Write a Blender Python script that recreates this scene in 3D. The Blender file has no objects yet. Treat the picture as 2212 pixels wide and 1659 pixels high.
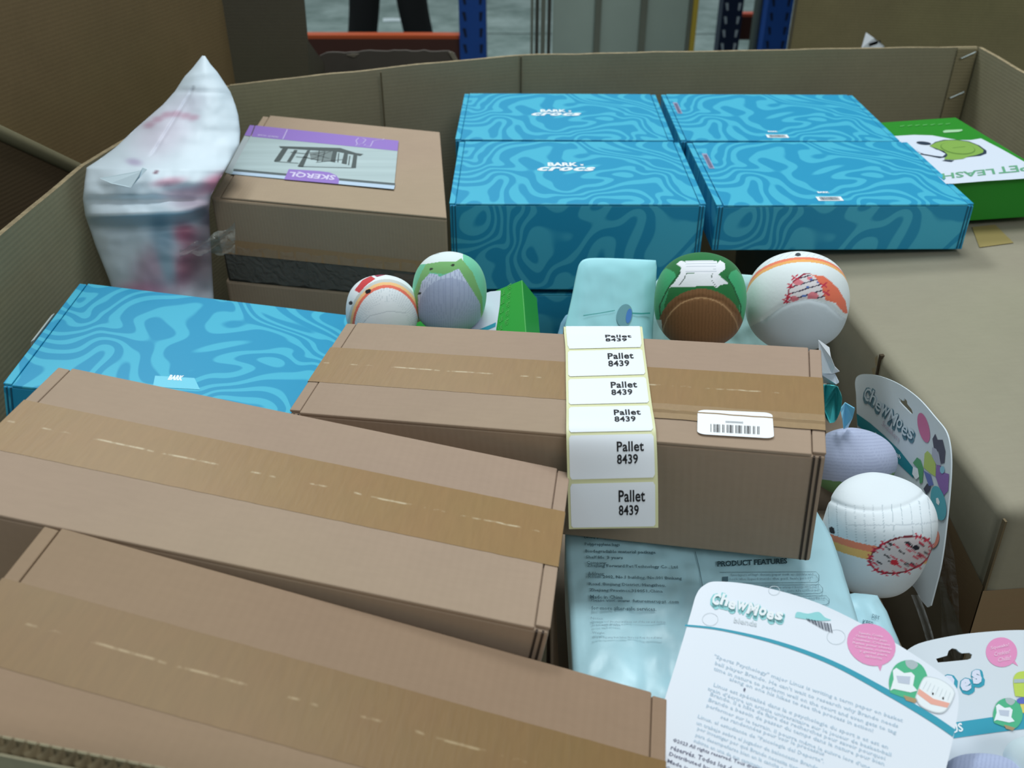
import bpy, bmesh, math, random
import numpy as np
from mathutils import Matrix, Vector, noise as mnoise
random.seed(7)
SC = bpy.context.scene
COL = SC.collection
PI = math.pi

# ------------------------------------------------------------------ camera
F, CX, CY = 2000.0, 1106.0, 829.5
PITCH = math.radians(33.04)
YAW = math.atan(16 / (F / math.cos(PITCH)))
_f = Vector((0, math.cos(PITCH), -math.sin(PITCH)))
_r = Vector((1, 0, 0))
_u = _r.cross(_f)
_Z = Matrix.Rotation(YAW, 3, 'Z')
CF, CR, CU = _Z @ _f, _Z @ _r, _Z @ _u
CAM = Vector((0, 0, 1.47))
cam_data = bpy.data.cameras.new('camera')
cam = bpy.data.objects.new('camera', cam_data)
COL.objects.link(cam)
m = Matrix((CR, CU, -CF)).transposed().to_4x4()
m.translation = CAM
cam.matrix_world = m
cam_data.sensor_width = 36
cam_data.lens = 36 * F / 2212
cam_data.clip_start = 0.02
cam_data.clip_end = 100
cam_data.dof.use_dof = True
cam_data.dof.focus_distance = 0.85
cam_data.dof.aperture_fstop = 9
SC.camera = cam

# ------------------------------------------------------------------ world, lights, exposure
SC.view_settings.view_transform = 'Standard'
SC.view_settings.look = 'None'
SC.view_settings.exposure = 0.0
SC.view_settings.gamma = 1
SC.view_settings.use_curve_mapping = False
W = bpy.data.worlds.new('hall_light')
SC.world = W
W.use_nodes = True
W.node_tree.nodes['Background'].inputs[0].default_value = (0.80, 0.95, 1.0, 1)
W.node_tree.nodes['Background'].inputs[1].default_value = 0.26

def area(name, loc, size, power, target=(0, 1, 0.9), color=(1, 1, 1)):
    L = bpy.data.lights.new(name, 'AREA')
    L.shape = 'RECTANGLE'
    L.size, L.size_y = size
    L.energy = power
    L.color = color
    o = bpy.data.objects.new(name, L)
    COL.objects.link(o)
    o.location = loc
    o.rotation_euler = (Vector(target) - Vector(loc)).to_track_quat('-Z', 'Y').to_euler()
    return o
area('ceiling_lamp_light', (0.35, 1.9, 5.2), (1.4, 1.2), 98, (0.2, 0.9, 0.9), (0.93, 0.99, 1.0))
area('ceiling_lamp_light', (-1.6, 4.8, 6.0), (2.0, 1.0), 190, (0, 3.5, 0.5), (0.90, 0.98, 1.0))
area('ceiling_lamp_light', (1.2, -2.6, 4.6), (2.0, 1.4), 62, (0.0, 1.3, 0.9), (0.93, 0.98, 1.0))  # unseen fill from behind the camera, brightens faces turned to it

# ------------------------------------------------------------------ maths helpers
def ray(x, y):
    return CF + CR * ((x - CX) / F) - CU * ((y - CY) / F)
def at_z(x, y, z):
    d = ray(x, y)
    return CAM + d * ((z - CAM.z) / d.z)
def at_y(x, y, Y):
    d = ray(x, y)
    return CAM + d * ((Y - CAM.y) / d.y)
def at_x(x, y, X):
    d = ray(x, y)
    return CAM + d * ((X - CAM.x) / d.x)

class Frame:
    """A local frame (4x4); px() meets the photo ray with its local z = 0 plane."""
    def __init__(s, M):
        s.M = M.copy()
        s.I = M.inverted()
    def px(s, x, y):
        o = s.I @ CAM
        d = s.I.to_3x3() @ ray(x, y)
        t = -o.z / d.z
        return (o.x + d.x * t, o.y + d.y * t)

def pose(loc, rot_deg=(0, 0, 0)):
    a, b, c = [math.radians(v) for v in rot_deg]
    R = Matrix.Rotation(c, 4, 'Z') @ Matrix.Rotation(b, 4, 'Y') @ Matrix.Rotation(a, 4, 'X')
    return Matrix.Translation(loc) @ R
def plane_pose(o, xd, nd):
    n = Vector(nd).normalized()
    x = Vector(xd)
    x = (x - n * x.dot(n)).normalized()
    y = n.cross(x)
    M = Matrix((x, y, n)).transposed().to_4x4()
    M.translation = Vector(o)
    return M

# ------------------------------------------------------------------ materials
def lin(c):
    out = []
    for v in c:
        v /= 255.0
        out.append(v / 12.92 if v <= 0.04045 else ((v + 0.055) / 1.055) ** 2.4)
    return (out[0], out[1], out[2], 1)

MATS = {}
def new_mat(name):
    M_ = bpy.data.materials.new(name)
    M_.use_nodes = True
    nt = M_.node_tree
    b = nt.nodes['Principled BSDF']
    return M_, nt, b

def plain(name, c, rough=0.7, spec=0.3, metal=0.0, bump=0.0, bscale=200, var=0.0, vscale=6, emit=None):
    if name in MATS:
        return MATS[name]
    M_, nt, b = new_mat(name)
    b.inputs['Base Color'].default_value = lin(c)
    b.inputs['Roughness'].default_value = rough
    b.inputs['Specular IOR Level'].default_value = spec
    b.inputs['Metallic'].default_value = metal
    tc = nt.nodes.new('ShaderNodeTexCoord')
    if var > 0:
        n = nt.nodes.new('ShaderNodeTexNoise')
        n.inputs['Scale'].default_value = vscale
        n.inputs['Detail'].default_value = 4
        nt.links.new(tc.outputs['Object'], n.inputs['Vector'])
        hs = nt.nodes.new('ShaderNodeMixRGB')
        hs.blend_type = 'MULTIPLY'
        hs.inputs[0].default_value = 1
        hs.inputs[1].default_value = lin(c)
        r = nt.nodes.new('ShaderNodeMapRange')
        r.inputs[1].default_value = 0.3
        r.inputs[2].default_value = 0.7
        r.inputs[3].default_value = 1 - var
        r.inputs[4].default_value = 1 + var
        nt.links.new(n.outputs[0], r.inputs[0])
        nt.links.new(r.outputs[0], hs.inputs[2])
        nt.links.new(hs.outputs[0], b.inputs['Base Color'])
    if bump > 0:
        n2 = nt.nodes.new('ShaderNodeTexNoise')
        n2.inputs['Scale'].default_value = bscale
        n2.inputs['Detail'].default_value = 3
        nt.links.new(tc.outputs['Object'], n2.inputs['Vector'])
        bp = nt.nodes.new('ShaderNodeBump')
        bp.inputs['Strength'].default_value = bump
        bp.inputs['Distance'].default_value = 0.002
        nt.links.new(n2.outputs[0], bp.inputs['Height'])
        nt.links.new(bp.outputs[0], b.inputs['Normal'])
    MATS[name] = M_
    return M_

def cardboard(name, c, var=0.05, ribs=0.25, axis=0, ribscale=150):
    """kraft board: fibre mottling and the faint ribs of the fluting below the liner"""
    if name in MATS:
        return MATS[name]
    M_, nt, b = new_mat(name)
    b.inputs['Roughness'].default_value = 0.72
    b.inputs['Specular IOR Level'].default_value = 0.25
    tc = nt.nodes.new('ShaderNodeTexCoord')
    n = nt.nodes.new('ShaderNodeTexNoise')
    n.inputs['Scale'].default_value = 7
    n.inputs['Detail'].default_value = 5
    n.inputs['Roughness'].default_value = 0.6
    nf = nt.nodes.new('ShaderNodeTexNoise')
    nf.inputs['Scale'].default_value = 260
    nf.inputs['Detail'].default_value = 2
    mp = nt.nodes.new('ShaderNodeMapping')
    sc = [1, 1, 1]
    sc[axis] = 0.25
    mp.inputs['Scale'].default_value = sc
    nt.links.new(tc.outputs['Object'], mp.inputs['Vector'])
    nt.links.new(tc.outputs['Object'], n.inputs['Vector'])
    nt.links.new(mp.outputs[0], nf.inputs['Vector'])
    a1 = nt.nodes.new('ShaderNodeMath')
    a1.operation = 'MULTIPLY_ADD'
    a1.inputs[1].default_value = 0.35
    nt.links.new(nf.outputs[0], a1.inputs[0])
    nt.links.new(n.outputs[0], a1.inputs[2])
    r = nt.nodes.new('ShaderNodeMapRange')
    r.inputs[1].default_value = 0.45
    r.inputs[2].default_value = 0.9
    r.inputs[3].default_value = 1 - var
    r.inputs[4].default_value = 1 + var
    nt.links.new(a1.outputs[0], r.inputs[0])
    mx = nt.nodes.new('ShaderNodeMixRGB')
    mx.blend_type = 'MULTIPLY'
    mx.inputs[0].default_value = 1
    # slight hue drift pink/olive
    n3 = nt.nodes.new('ShaderNodeTexNoise')
    n3.inputs['Scale'].default_value = 2.2
    nt.links.new(tc.outputs['Object'], n3.inputs['Vector'])
    hm = nt.nodes.new('ShaderNodeMixRGB')
    hm.inputs[1].default_value = lin((c[0] + 4, c[1] - 1, c[2] + 3))
    hm.inputs[2].default_value = lin((c[0] - 4, c[1] + 2, c[2] - 6))
    nt.links.new(n3.outputs[0], hm.inputs[0])
    nt.links.new(hm.outputs[0], mx.inputs[1])
    nt.links.new(r.outputs[0], mx.inputs[2])
    nt.links.new(mx.outputs[0], b.inputs['Base Color'])
    wv = nt.nodes.new('ShaderNodeTexWave')
    wv.bands_direction = 'XYZ'[axis] if False else ['X', 'Y', 'Z'][axis]
    wv.inputs['Scale'].default_value = ribscale / 3.0
    wv.inputs['Distortion'].default_value = 0.6
    nt.links.new(tc.outputs['Object'], wv.inputs['Vector'])
    bp = nt.nodes.new('ShaderNodeBump')
    bp.inputs['Strength'].default_value = ribs
    bp.inputs['Distance'].default_value = 0.0006
    nt.links.new(wv.outputs[1], bp.inputs['Height'])
    bp2 = nt.nodes.new('ShaderNodeBump')
    bp2.inputs['Strength'].default_value = 0.25
    bp2.inputs['Distance'].default_value = 0.004
    nt.links.new(n.outputs[0], bp2.inputs['Height'])
    nt.links.new(bp.outputs[0], bp2.inputs['Normal'])
    nt.links.new(bp2.outputs[0], b.inputs['Normal'])
    MATS[name] = M_
    return M_

def swirl_mat(name, dark, light, sq=(1, 1, 1), seed=0.0):
    """marbled print: contour bands of a strongly warped noise field"""
    if name in MATS:
        return MATS[name]
    M_, nt, b = new_mat(name)
    b.inputs['Roughness'].default_value = 0.45
    b.inputs['Specular IOR Level'].default_value = 0.35
    N = nt.nodes.new
    Lk = nt.links.new
    tc = N('ShaderNodeTexCoord')
    mp = N('ShaderNodeMapping')
    mp.inputs['Location'].default_value = (seed, seed * 1.7, seed * 0.6)
    mp.inputs['Scale'].default_value = sq
    Lk(tc.outputs['Object'], mp.inputs['Vector'])
    n1 = N('ShaderNodeTexNoise')
    n1.inputs['Scale'].default_value = 7.0
    n1.inputs['Detail'].default_value = 0.0
    Lk(mp.outputs[0], n1.inputs['Vector'])
    s1 = N('ShaderNodeVectorMath'); s1.operation = 'SUBTRACT'
    s1.inputs[1].default_value = (0.5, 0.5, 0.5)
    Lk(n1.outputs['Color'], s1.inputs[0])
    m1 = N('ShaderNodeVectorMath'); m1.operation = 'MULTIPLY_ADD'
    m1.inputs[1].default_value = (0.34, 0.34, 0.34)
    Lk(s1.outputs[0], m1.inputs[0]); Lk(mp.outputs[0], m1.inputs[2])
    n2 = N('ShaderNodeTexNoise')
    n2.inputs['Scale'].default_value = 13.0
    n2.inputs['Detail'].default_value = 0.0
    Lk(m1.outputs[0], n2.inputs['Vector'])
    s2 = N('ShaderNodeVectorMath'); s2.operation = 'SUBTRACT'
    s2.inputs[1].default_value = (0.5, 0.5, 0.5)
    Lk(n2.outputs['Color'], s2.inputs[0])
    m2 = N('ShaderNodeVectorMath'); m2.operation = 'MULTIPLY_ADD'
    m2.inputs[1].default_value = (0.10, 0.10, 0.10)
    Lk(s2.outputs[0], m2.inputs[0]); Lk(m1.outputs[0], m2.inputs[2])
    dt = N('ShaderNodeVectorMath'); dt.operation = 'DOT_PRODUCT'
    dt.inputs[1].default_value = (0.42, 1.0, 0.75)
    Lk(m2.outputs[0], dt.inputs[0])
    k = N('ShaderNodeMath'); k.operation = 'MULTIPLY'
    k.inputs[1].default_value = 2 * PI * 23
    Lk(dt.outputs['Value'], k.inputs[0])
    si = N('ShaderNodeMath'); si.operation = 'SINE'
    Lk(k.outputs[0], si.inputs[0])
    r = N('ShaderNodeMapRange')
    r.interpolation_type = 'SMOOTHSTEP'
    r.inputs[1].default_value = -0.05
    r.inputs[2].default_value = 0.5
    Lk(si.outputs[0], r.inputs[0])
    mx = N('ShaderNodeMixRGB')
    mx.inputs[1].default_value = lin(dark)
    mx.inputs[2].default_value = lin(light)
    Lk(r.outputs[0], mx.inputs[0])
    Lk(mx.outputs[0], b.inputs['Base Color'])
    MATS[name] = M_
    return M_

def tape_mat(name, c, seam=(206, 190, 160), seam_amt=1.0):
    """glossy packing tape; uses UV: u metres along, v across 0..1"""
    if name in MATS:
        return MATS[name]
    M_, nt, b = new_mat(name)
    N = nt.nodes.new
    Lk = nt.links.new
    uv = N('ShaderNodeUVMap')
    sp = N('ShaderNodeSeparateXYZ')
    Lk(uv.outputs[0], sp.inputs[0])
    # fine slanting wrinkles
    mp = N('ShaderNodeMapping')
    mp.inputs['Scale'].default_value = (260, 2.5, 1)
    mp.inputs['Rotation'].default_value = (0, 0, 0.0)
    Lk(uv.outputs[0], mp.inputs['Vector'])
    n = N('ShaderNodeTexNoise')
    n.inputs['Scale'].default_value = 1
    n.inputs['Detail'].default_value = 3
    Lk(mp.outputs[0], n.inputs['Vector'])
    mpl = N('ShaderNodeMapping')
    mpl.inputs['Scale'].default_value = (22, 1.2, 1)
    Lk(uv.outputs[0], mpl.inputs['Vector'])
    nl = N('ShaderNodeTexNoise')
    nl.inputs['Scale'].default_value = 1
    nl.inputs['Detail'].default_value = 2
    Lk(mpl.outputs[0], nl.inputs['Vector'])
    # seam line with breaks near v = .5
    wob = N('ShaderNodeMath'); wob.operation = 'MULTIPLY_ADD'
    wob.inputs[1].default_value = 0.06
    wob.inputs[2].default_value = 0.43
    Lk(nl.outputs[0], wob.inputs[0])
    d = N('ShaderNodeMath'); d.operation = 'SUBTRACT'
    Lk(sp.outputs[1], d.inputs[0]); Lk(wob.outputs[0], d.inputs[1])
    ab = N('ShaderNodeMath'); ab.operation = 'ABSOLUTE'
    Lk(d.outputs[0], ab.inputs[0])
    r = N('ShaderNodeMapRange')
    r.inputs[1].default_value = 0.022
    r.inputs[2].default_value = 0.006
    Lk(ab.outputs[0], r.inputs[0])
    r2 = N('ShaderNodeMapRange')
    r2.inputs[1].default_value = 0.5
    r2.inputs[2].default_value = 0.62
    mpb = N('ShaderNodeMapping')
    mpb.inputs['Scale'].default_value = (75, 3, 1)
    Lk(uv.outputs[0], mpb.inputs['Vector'])
    nb = N('ShaderNodeTexNoise')
    nb.inputs['Scale'].default_value = 1
    nb.inputs['Detail'].default_value = 4
    Lk(mpb.outputs[0], nb.inputs['Vector'])
    Lk(nb.outputs[0], r2.inputs[0])
    mm = N('ShaderNodeMath'); mm.operation = 'MULTIPLY'
    Lk(r.outputs[0], mm.inputs[0]); Lk(r2.outputs[0], mm.inputs[1])
    ms = N('ShaderNodeMath'); ms.operation = 'MULTIPLY'
    ms.inputs[1].default_value = seam_amt
    Lk(mm.outputs[0], ms.inputs[0])
    hue = N('ShaderNodeMixRGB')
    hue.inputs[1].default_value = lin((c[0] + 3, c[1] - 5, c[2] - 2))
    hue.inputs[2].default_value = lin((c[0] - 3, c[1] + 4, c[2] - 2))
    nn = N('ShaderNodeMath'); nn.operation = 'MULTIPLY_ADD'
    nn.inputs[1].default_value = 0.5
    nn.inputs[2].default_value = 0.25
    Lk(nl.outputs[0], nn.inputs[0]); Lk(nn.outputs[0], hue.inputs[0])
    var = N('ShaderNodeMixRGB'); var.blend_type = 'MULTIPLY'
    var.inputs[0].default_value = 1
    rr = N('ShaderNodeMapRange')
    rr.inputs[1].default_value = 0.3; rr.inputs[2].default_value = 0.7
    rr.inputs[3].default_value = 0.96; rr.inputs[4].default_value = 1.04
    Lk(n.outputs[0], rr.inputs[0])
    Lk(hue.outputs[0], var.inputs[1]); Lk(rr.outputs[0], var.inputs[2])
    mx = N('ShaderNodeMixRGB')
    Lk(ms.outputs[0], mx.inputs[0]); Lk(var.outputs[0], mx.inputs[1])
    mx.inputs[2].default_value = lin(seam)
    Lk(mx.outputs[0], b.inputs['Base Color'])
    b.inputs['Roughness'].default_value = 0.42
    ms.inputs[1].default_value = seam_amt * 0.7
    b.inputs['Specular IOR Level'].default_value = 0.22
    bp = N('ShaderNodeBump')
    bp.inputs['Strength'].default_value = 0.12
    bp.inputs['Distance'].default_value = 0.001
    Lk(n.outputs[0], bp.inputs['Height'])
    Lk(bp.outputs[0], b.inputs['Normal'])
    MATS[name] = M_
    return M_

def vcol_mat(name, rough=0.85, bump=0.2, bscale=400, trans=0.0, spec=0.2):
    if name in MATS:
        return MATS[name]
    M_, nt, b = new_mat(name)
    a = nt.nodes.new('ShaderNodeAttribute')
    a.attribute_name = 'Col'
    nt.links.new(a.outputs[0], b.inputs['Base Color'])
    b.inputs['Roughness'].default_value = rough
    b.inputs['Specular IOR Level'].default_value = spec
    if 'Sheen Weight' in b.inputs and rough > 0.7:
        b.inputs['Sheen Weight'].default_value = 0.15
    tc = nt.nodes.new('ShaderNodeTexCoord')
    n2 = nt.nodes.new('ShaderNodeTexNoise')
    n2.inputs['Scale'].default_value = bscale
    n2.inputs['Detail'].default_value = 3
    nt.links.new(tc.outputs['Object'], n2.inputs['Vector'])
    bp = nt.nodes.new('ShaderNodeBump')
    bp.inputs['Strength'].default_value = bump
    bp.inputs['Distance'].default_value = 0.002
    nt.links.new(n2.outputs[0], bp.inputs['Height'])
    nt.links.new(bp.outputs[0], b.inputs['Normal'])
    MATS[name] = M_
    return M_

def film_mat(name, rough=0.12, alpha=0.2, c=(220, 225, 225)):
    """clear plastic film: mostly see-through with sharp crinkle highlights"""
    if name in MATS:
        return MATS[name]
    M_, nt, b = new_mat(name)
    N = nt.nodes.new
    b.inputs['Base Color'].default_value = lin(c)
    b.inputs['Roughness'].default_value = rough
    b.inputs['Specular IOR Level'].default_value = 0.8
    b.inputs['Alpha'].default_value = alpha
    tc = N('ShaderNodeTexCoord')
    n2 = N('ShaderNodeTexNoise')
    n2.inputs['Scale'].default_value = 60
    n2.inputs['Detail'].default_value = 4
    n2.inputs['Distortion'].default_value = 1.5
    nt.links.new(tc.outputs['Object'], n2.inputs['Vector'])
    bp = N('ShaderNodeBump')
    bp.inputs['Strength'].default_value = 0.9
    bp.inputs['Distance'].default_value = 0.006
    nt.links.new(n2.outputs[0], bp.inputs['Height'])
    nt.links.new(bp.outputs[0], b.inputs['Normal'])
    MATS[name] = M_
    return M_

KRAFT = (163, 140, 122)
m_kraft = cardboard('kraft_carton', KRAFT, ribs=0.15, axis=0)
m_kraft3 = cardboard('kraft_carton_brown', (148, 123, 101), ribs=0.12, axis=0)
m_kraft_dark = cardboard('kraft_carton_dull', (140, 124, 108), ribs=0.2, axis=0)
m_sker = cardboard('kraft_ribbed', (168, 146, 126), ribs=0.18, axis=0, ribscale=200)
m_big = cardboard('kraft_olive', (150, 143, 126), ribs=0.1, axis=0)
m_wall = cardboard('pallet_box_board', (150, 142, 118), ribs=0.12, axis=2, var=0.08)
m_wall2 = cardboard('pallet_box_board_far', (124, 104, 74), ribs=0.1, axis=2, var=0.08)
m_wall3 = cardboard('pallet_box_board_grey', (92, 86, 74), ribs=0.1, axis=2, var=0.06)
m_edge = plain('board_edge', (158, 142, 112), 0.8, var=0.25, vscale=90)
m_blue = swirl_mat('blue_marbled_print', (36, 150, 192), (70, 180, 210))
m_blue2 = swirl_mat('blue_marbled_print_base', (36, 150, 194), (72, 180, 212), seed=3.3)
m_navy = plain('blue_box_fold', (30, 96, 124), 0.6)
m_white = plain('white_ink', (238, 244, 248), 0.5)
m_paper = plain('white_paper', (228, 233, 240), 0.5, var=0.02)
m_black = plain('black_ink', (28, 28, 32), 0.6)
m_dark = plain('dark_gap', (22, 22, 22), 0.8)
m_tape = tape_mat('amber_packing_tape', (147, 117, 79))
m_tape2 = tape_mat('amber_packing_tape_deep', (130, 102, 66), seam=(188, 166, 130), seam_amt=0.8)
m_film = film_mat('clear_film')
m_plush = vcol_mat('plush_print', bump=0.07, bscale=300)

# ------------------------------------------------------------------ object helpers
def link(o, parent=None, M_=None):
    COL.objects.link(o)
    if parent is not None:
        o.parent = parent
        if M_ is not None:
            o.matrix_basis = M_
    elif M_ is not None:
        o.matrix_basis = M_
    return o
def tag(o, label=None, cat=None, group=None, kind=None):
    if label: o['label'] = label
    if cat: o['category'] = cat
    if group: o['group'] = group
    if kind: o['kind'] = kind
    return o
def empty(name, M_, label=None, cat=None, group=None, kind=None):
    o = bpy.data.objects.new(name, None)
    o.empty_display_size = 0.05
    link(o, None, M_)
    return tag(o, label, cat, group, kind)

class MB:
    def __init__(s):
        s.v, s.f, s.uv = [], [], []
    def add(s, vs, fs, uvs=None):
        k = len(s.v)
        s.v += [tuple(v) for v in vs]
        s.f += [tuple(i + k for i in f) for f in fs]
        if uvs is not None:
            s.uv += [tuple(u) for u in uvs]
        return s
    def box(s, x0, x1, y0, y1, z0, z1, M_=None):
        vs = [(x0, y0, z0), (x1, y0, z0), (x1, y1, z0), (x0, y1, z0), (x0, y0, z1), (x1, y0, z1), (x1, y1, z1), (x0, y1, z1)]
        if M_ is not None:
            vs = [tuple(M_ @ Vector(v)) for v in vs]
        return s.add(vs, [(0, 3, 2, 1), (4, 5, 6, 7), (0, 1, 5, 4), (1, 2, 6, 5), (2, 3, 7, 6), (3, 0, 4, 7)])
    def hexa(s, c):
        return s.add(c, [(0, 3, 2, 1), (4, 5, 6, 7), (0, 1, 5, 4), (1, 2, 6, 5), (2, 3, 7, 6), (3, 0, 4, 7)])
    def poly(s, pts, z=0.0):
        a = sum(pts[i][0] * pts[(i + 1) % len(pts)][1] - pts[(i + 1) % len(pts)][0] * pts[i][1] for i in range(len(pts)))
        if a < 0:
            pts = pts[::-1]
        return s.add([(p[0], p[1], z) for p in pts], [tuple(range(len(pts)))])
    def ribbon(s, pts, w, z=0.0):
        n = len(pts)
        L_, R_ = [], []
        for i, p in enumerate(pts):
            a = Vector(pts[max(i - 1, 0)]); b = Vector(pts[min(i + 1, n - 1)])
            d = (b - a)
            d = d.normalized() if d.length > 0 else Vector((1, 0))
            nn = Vector((-d.y, d.x)) * w * 0.5
            L_.append((p[0] + nn.x, p[1] + nn.y, z)); R_.append((p[0] - nn.x, p[1] - nn.y, z))
        return s.add(L_ + R_, [(i, n + i, n + i + 1, i + 1) for i in range(n - 1)])
    def tube(s, pts, r, seg=8):
        k = len(pts)
        vs = []
        for i, p in enumerate(pts):
            a = Vector(pts[max(i - 1, 0)]); b = Vector(pts[min(i + 1, k - 1)])
            d = (b - a).normalized()
            u = d.cross(Vector((0, 0, 1)))
            if u.length < 1e-3: u = d.cross(Vector((0, 1, 0)))
            u.normalize(); w = d.cross(u)
            for j in range(seg):
                t = 2 * PI * j / seg
                vs.append(tuple(Vector(p) + u * (math.cos(t) * r) + w * (math.sin(t) * r)))
        fs = [(i * seg + j, i * seg + (j + 1) % seg, (i + 1) * seg + (j + 1) % seg, (i + 1) * seg + j) for i in range(k - 1) for j in range(seg)]
        fs += [tuple(range(seg))[::-1], tuple((k - 1) * seg + j for j in range(seg))]
        return s.add(vs, fs)
    def mesh(s, name):
        me = bpy.data.meshes.new(name)
        me.from_pydata(s.v, [], s.f)
        if s.uv and len(s.uv) == len(s.v):
            l = me.uv_layers.new(name='UVMap')
            for lp in me.loops:
                l.data[lp.index].uv = s.uv[lp.vertex_index]
        me.update()
        return me
    def build(s, name, mat, parent=None, M_=None, bevel=0, smooth=False, segs=2, wob=0):
        me = s.mesh(name)
        if bevel > 0 or wob > 0:
            bm = bmesh.new(); bm.from_mesh(me)
            if wob > 0:
                bmesh.ops.subdivide_edges(bm, edges=bm.edges[:], cuts=5, use_grid_fill=True)
                for v in bm.verts:
                    n_ = mnoise.noise_vector(v.co * 9 + Vector((len(name), 3, 1)))
                    v.co += n_ * wob
            if bevel > 0:
                es = [e for e in bm.edges if len(e.link_faces) == 2 and e.calc_face_angle(0) > 0.7]
                bmesh.ops.bevel(bm, geom=es, offset=bevel, segments=segs, affect='EDGES', profile=0.5)
            bm.to_mesh(me); bm.free()
        me.materials.append(mat)
        if smooth:
            me.polygons.foreach_set('use_smooth', [True] * len(me.polygons))
        o = bpy.data.objects.new(name, me)
        return link(o, parent, M_)

def copy_tree(root, M_, label=None, group=None):
    c = root.copy(); COL.objects.link(c); c.matrix_basis = M_
    if label: c['label'] = label
    if group: c['group'] = group
    for ch in list(root.children):
        k = ch.copy(); COL.objects.link(k); k.parent = c
        for g in ch.children:
            q = g.copy(); COL.objects.link(q); q.parent = k
    return c

_TXT = {}
def text_geo(body, bold=0.0, shear=0.0, spacing=1.0, res=2, line=1.0, align='LEFT'):
    key = (body, bold, shear, spacing, res, line, align)
    if key in _TXT:
        return _TXT[key]
    cu = bpy.data.curves.new('t', 'FONT')
    cu.body = body; cu.offset = bold; cu.shear = shear; cu.space_character = spacing
    cu.resolution_u = res; cu.size = 1; cu.space_line = line; cu.align_x = align
    o = bpy.data.objects.new('t', cu)
    me = o.to_mesh()
    v = [tuple(x.co) for x in me.vertices]
    f = [tuple(p.vertices) for p in me.polygons]
    o.to_mesh_clear()
    bpy.data.objects.remove(o); bpy.data.curves.remove(cu)
    xs = [p[0] for p in v]; ys = [p[1] for p in v]
    x0, x1, y0, y1 = min(xs), max(xs), min(ys), max(ys)
    v = [((p[0] - x0) / (x1 - x0), (p[1] - y0) / (y1 - y0)) for p in v]
    _TXT[key] = (v, f, (x1 - x0) / (y1 - y0))
    return _TXT[key]

class Prints:
    """flat print on a face: shapes given by photo pixel, stored in the face's own frame, one mesh per ink"""
    def __init__(s, fr, z0=0.0003):
        s.fr, s.z, s.k, s.d = fr, z0, 0, {}
    def _mb(s, name, mat):
        key = (name, mat.name)
        if key not in s.d:
            s.d[key] = (MB(), mat)
            s.k += 1
        return s.d[key][0]
    def poly(s, name, mat, pts, dz=0):
        s._mb(name, mat).poly([s.fr.px(*p) for p in pts], s.z + dz)
    def ell(s, name, mat, c, rx, ry, ang=0, dz=0, n=28):
        a = math.radians(ang)
        s.poly(name, mat, [(c[0] + rx * math.cos(t) * math.cos(a) - ry * math.sin(t) * math.sin(a),
                            c[1] + rx * math.cos(t) * math.sin(a) + ry * math.sin(t) * math.cos(a)) for t in [2 * PI * i / n for i in range(n)]], dz)
    def line(s, name, mat, pts, w, dz=0):
        q = [s.fr.px(*p) for p in pts]
        a = s.fr.px(*pts[0]); b = s.fr.px(pts[0][0] + 1, pts[0][1]); 
        k = math.hypot(b[0] - a[0], b[1] - a[1])
        s._mb(name, mat).ribbon(q, w * k, s.z + dz)
    def text(s, name, mat, body, bl, br, tl, dz=0, fat=0, **kw):
        """bl, br, tl: photo pixels of the text block's bottom-left, bottom-right, top-left (as read)"""
        v, f, asp = text_geo(body, **kw)
        B, R_, T = [Vector(s.fr.px(*p)) for p in (bl, br, tl)]
        w = (R_ - B).length
        for k in range(8 if fat else 1):
            o = Vector((math.cos(k * PI / 4), math.sin(k * PI / 4))) * w * fat
            s._mb(name, mat).add([tuple((B + (R_ - B) * a + (T - B) * b + o).to_3d() + Vector((0, 0, s.z + dz + k * 2e-6))) for a, b in v], f)
    def done(s, parent, M_=None):
        out = []
        for (name, _), (mb, mat) in s.d.items():
            out.append(mb.build(name, mat, parent, M_))
        return out

def mailer(name, M_, L, Wd, H, mat, mat_body, label, cat, group=None, t=0.003, e=0.009, g=0.001, slitmat=None, bev=0.0015, wob=0):
    """folding mailer: body, lid plate and the two rolled end flaps"""
    r = empty(name, M_, label, cat, group)
    a, b = L / 2, Wd / 2
    MB().box(-a + 0.0004, a - 0.0004, -b + 0.0006, b - 0.0006, -H, -t).build('body', mat_body, r, bevel=bev)
    MB().box(-a + e, a - e, -b, b, -t, 0).build('lid', mat, r, bevel=0.001)
    for s_ in (-1, 1):
        x0, x1 = sorted((s_ * (a - e + g), s_ * a))
        MB().box(x0, x1, -b + 0.003, b - 0.002, -t, -0.0004).build('end_flap', mat, r, bevel=0.0008)
    # double board ends showing at the front corner
    for s_ in (-1, 1):
        mb = MB()
        for k in range(2):
            xx = s_ * (a - 0.004 - 0.004 * k)
            mb.box(xx - 0.0007, xx + 0.0007, -b - 0.0004, -b + 0.002, -H + 0.002, -t)
        mb.build('corner_slit', slitmat or m_dark, r)
    return r

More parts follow.
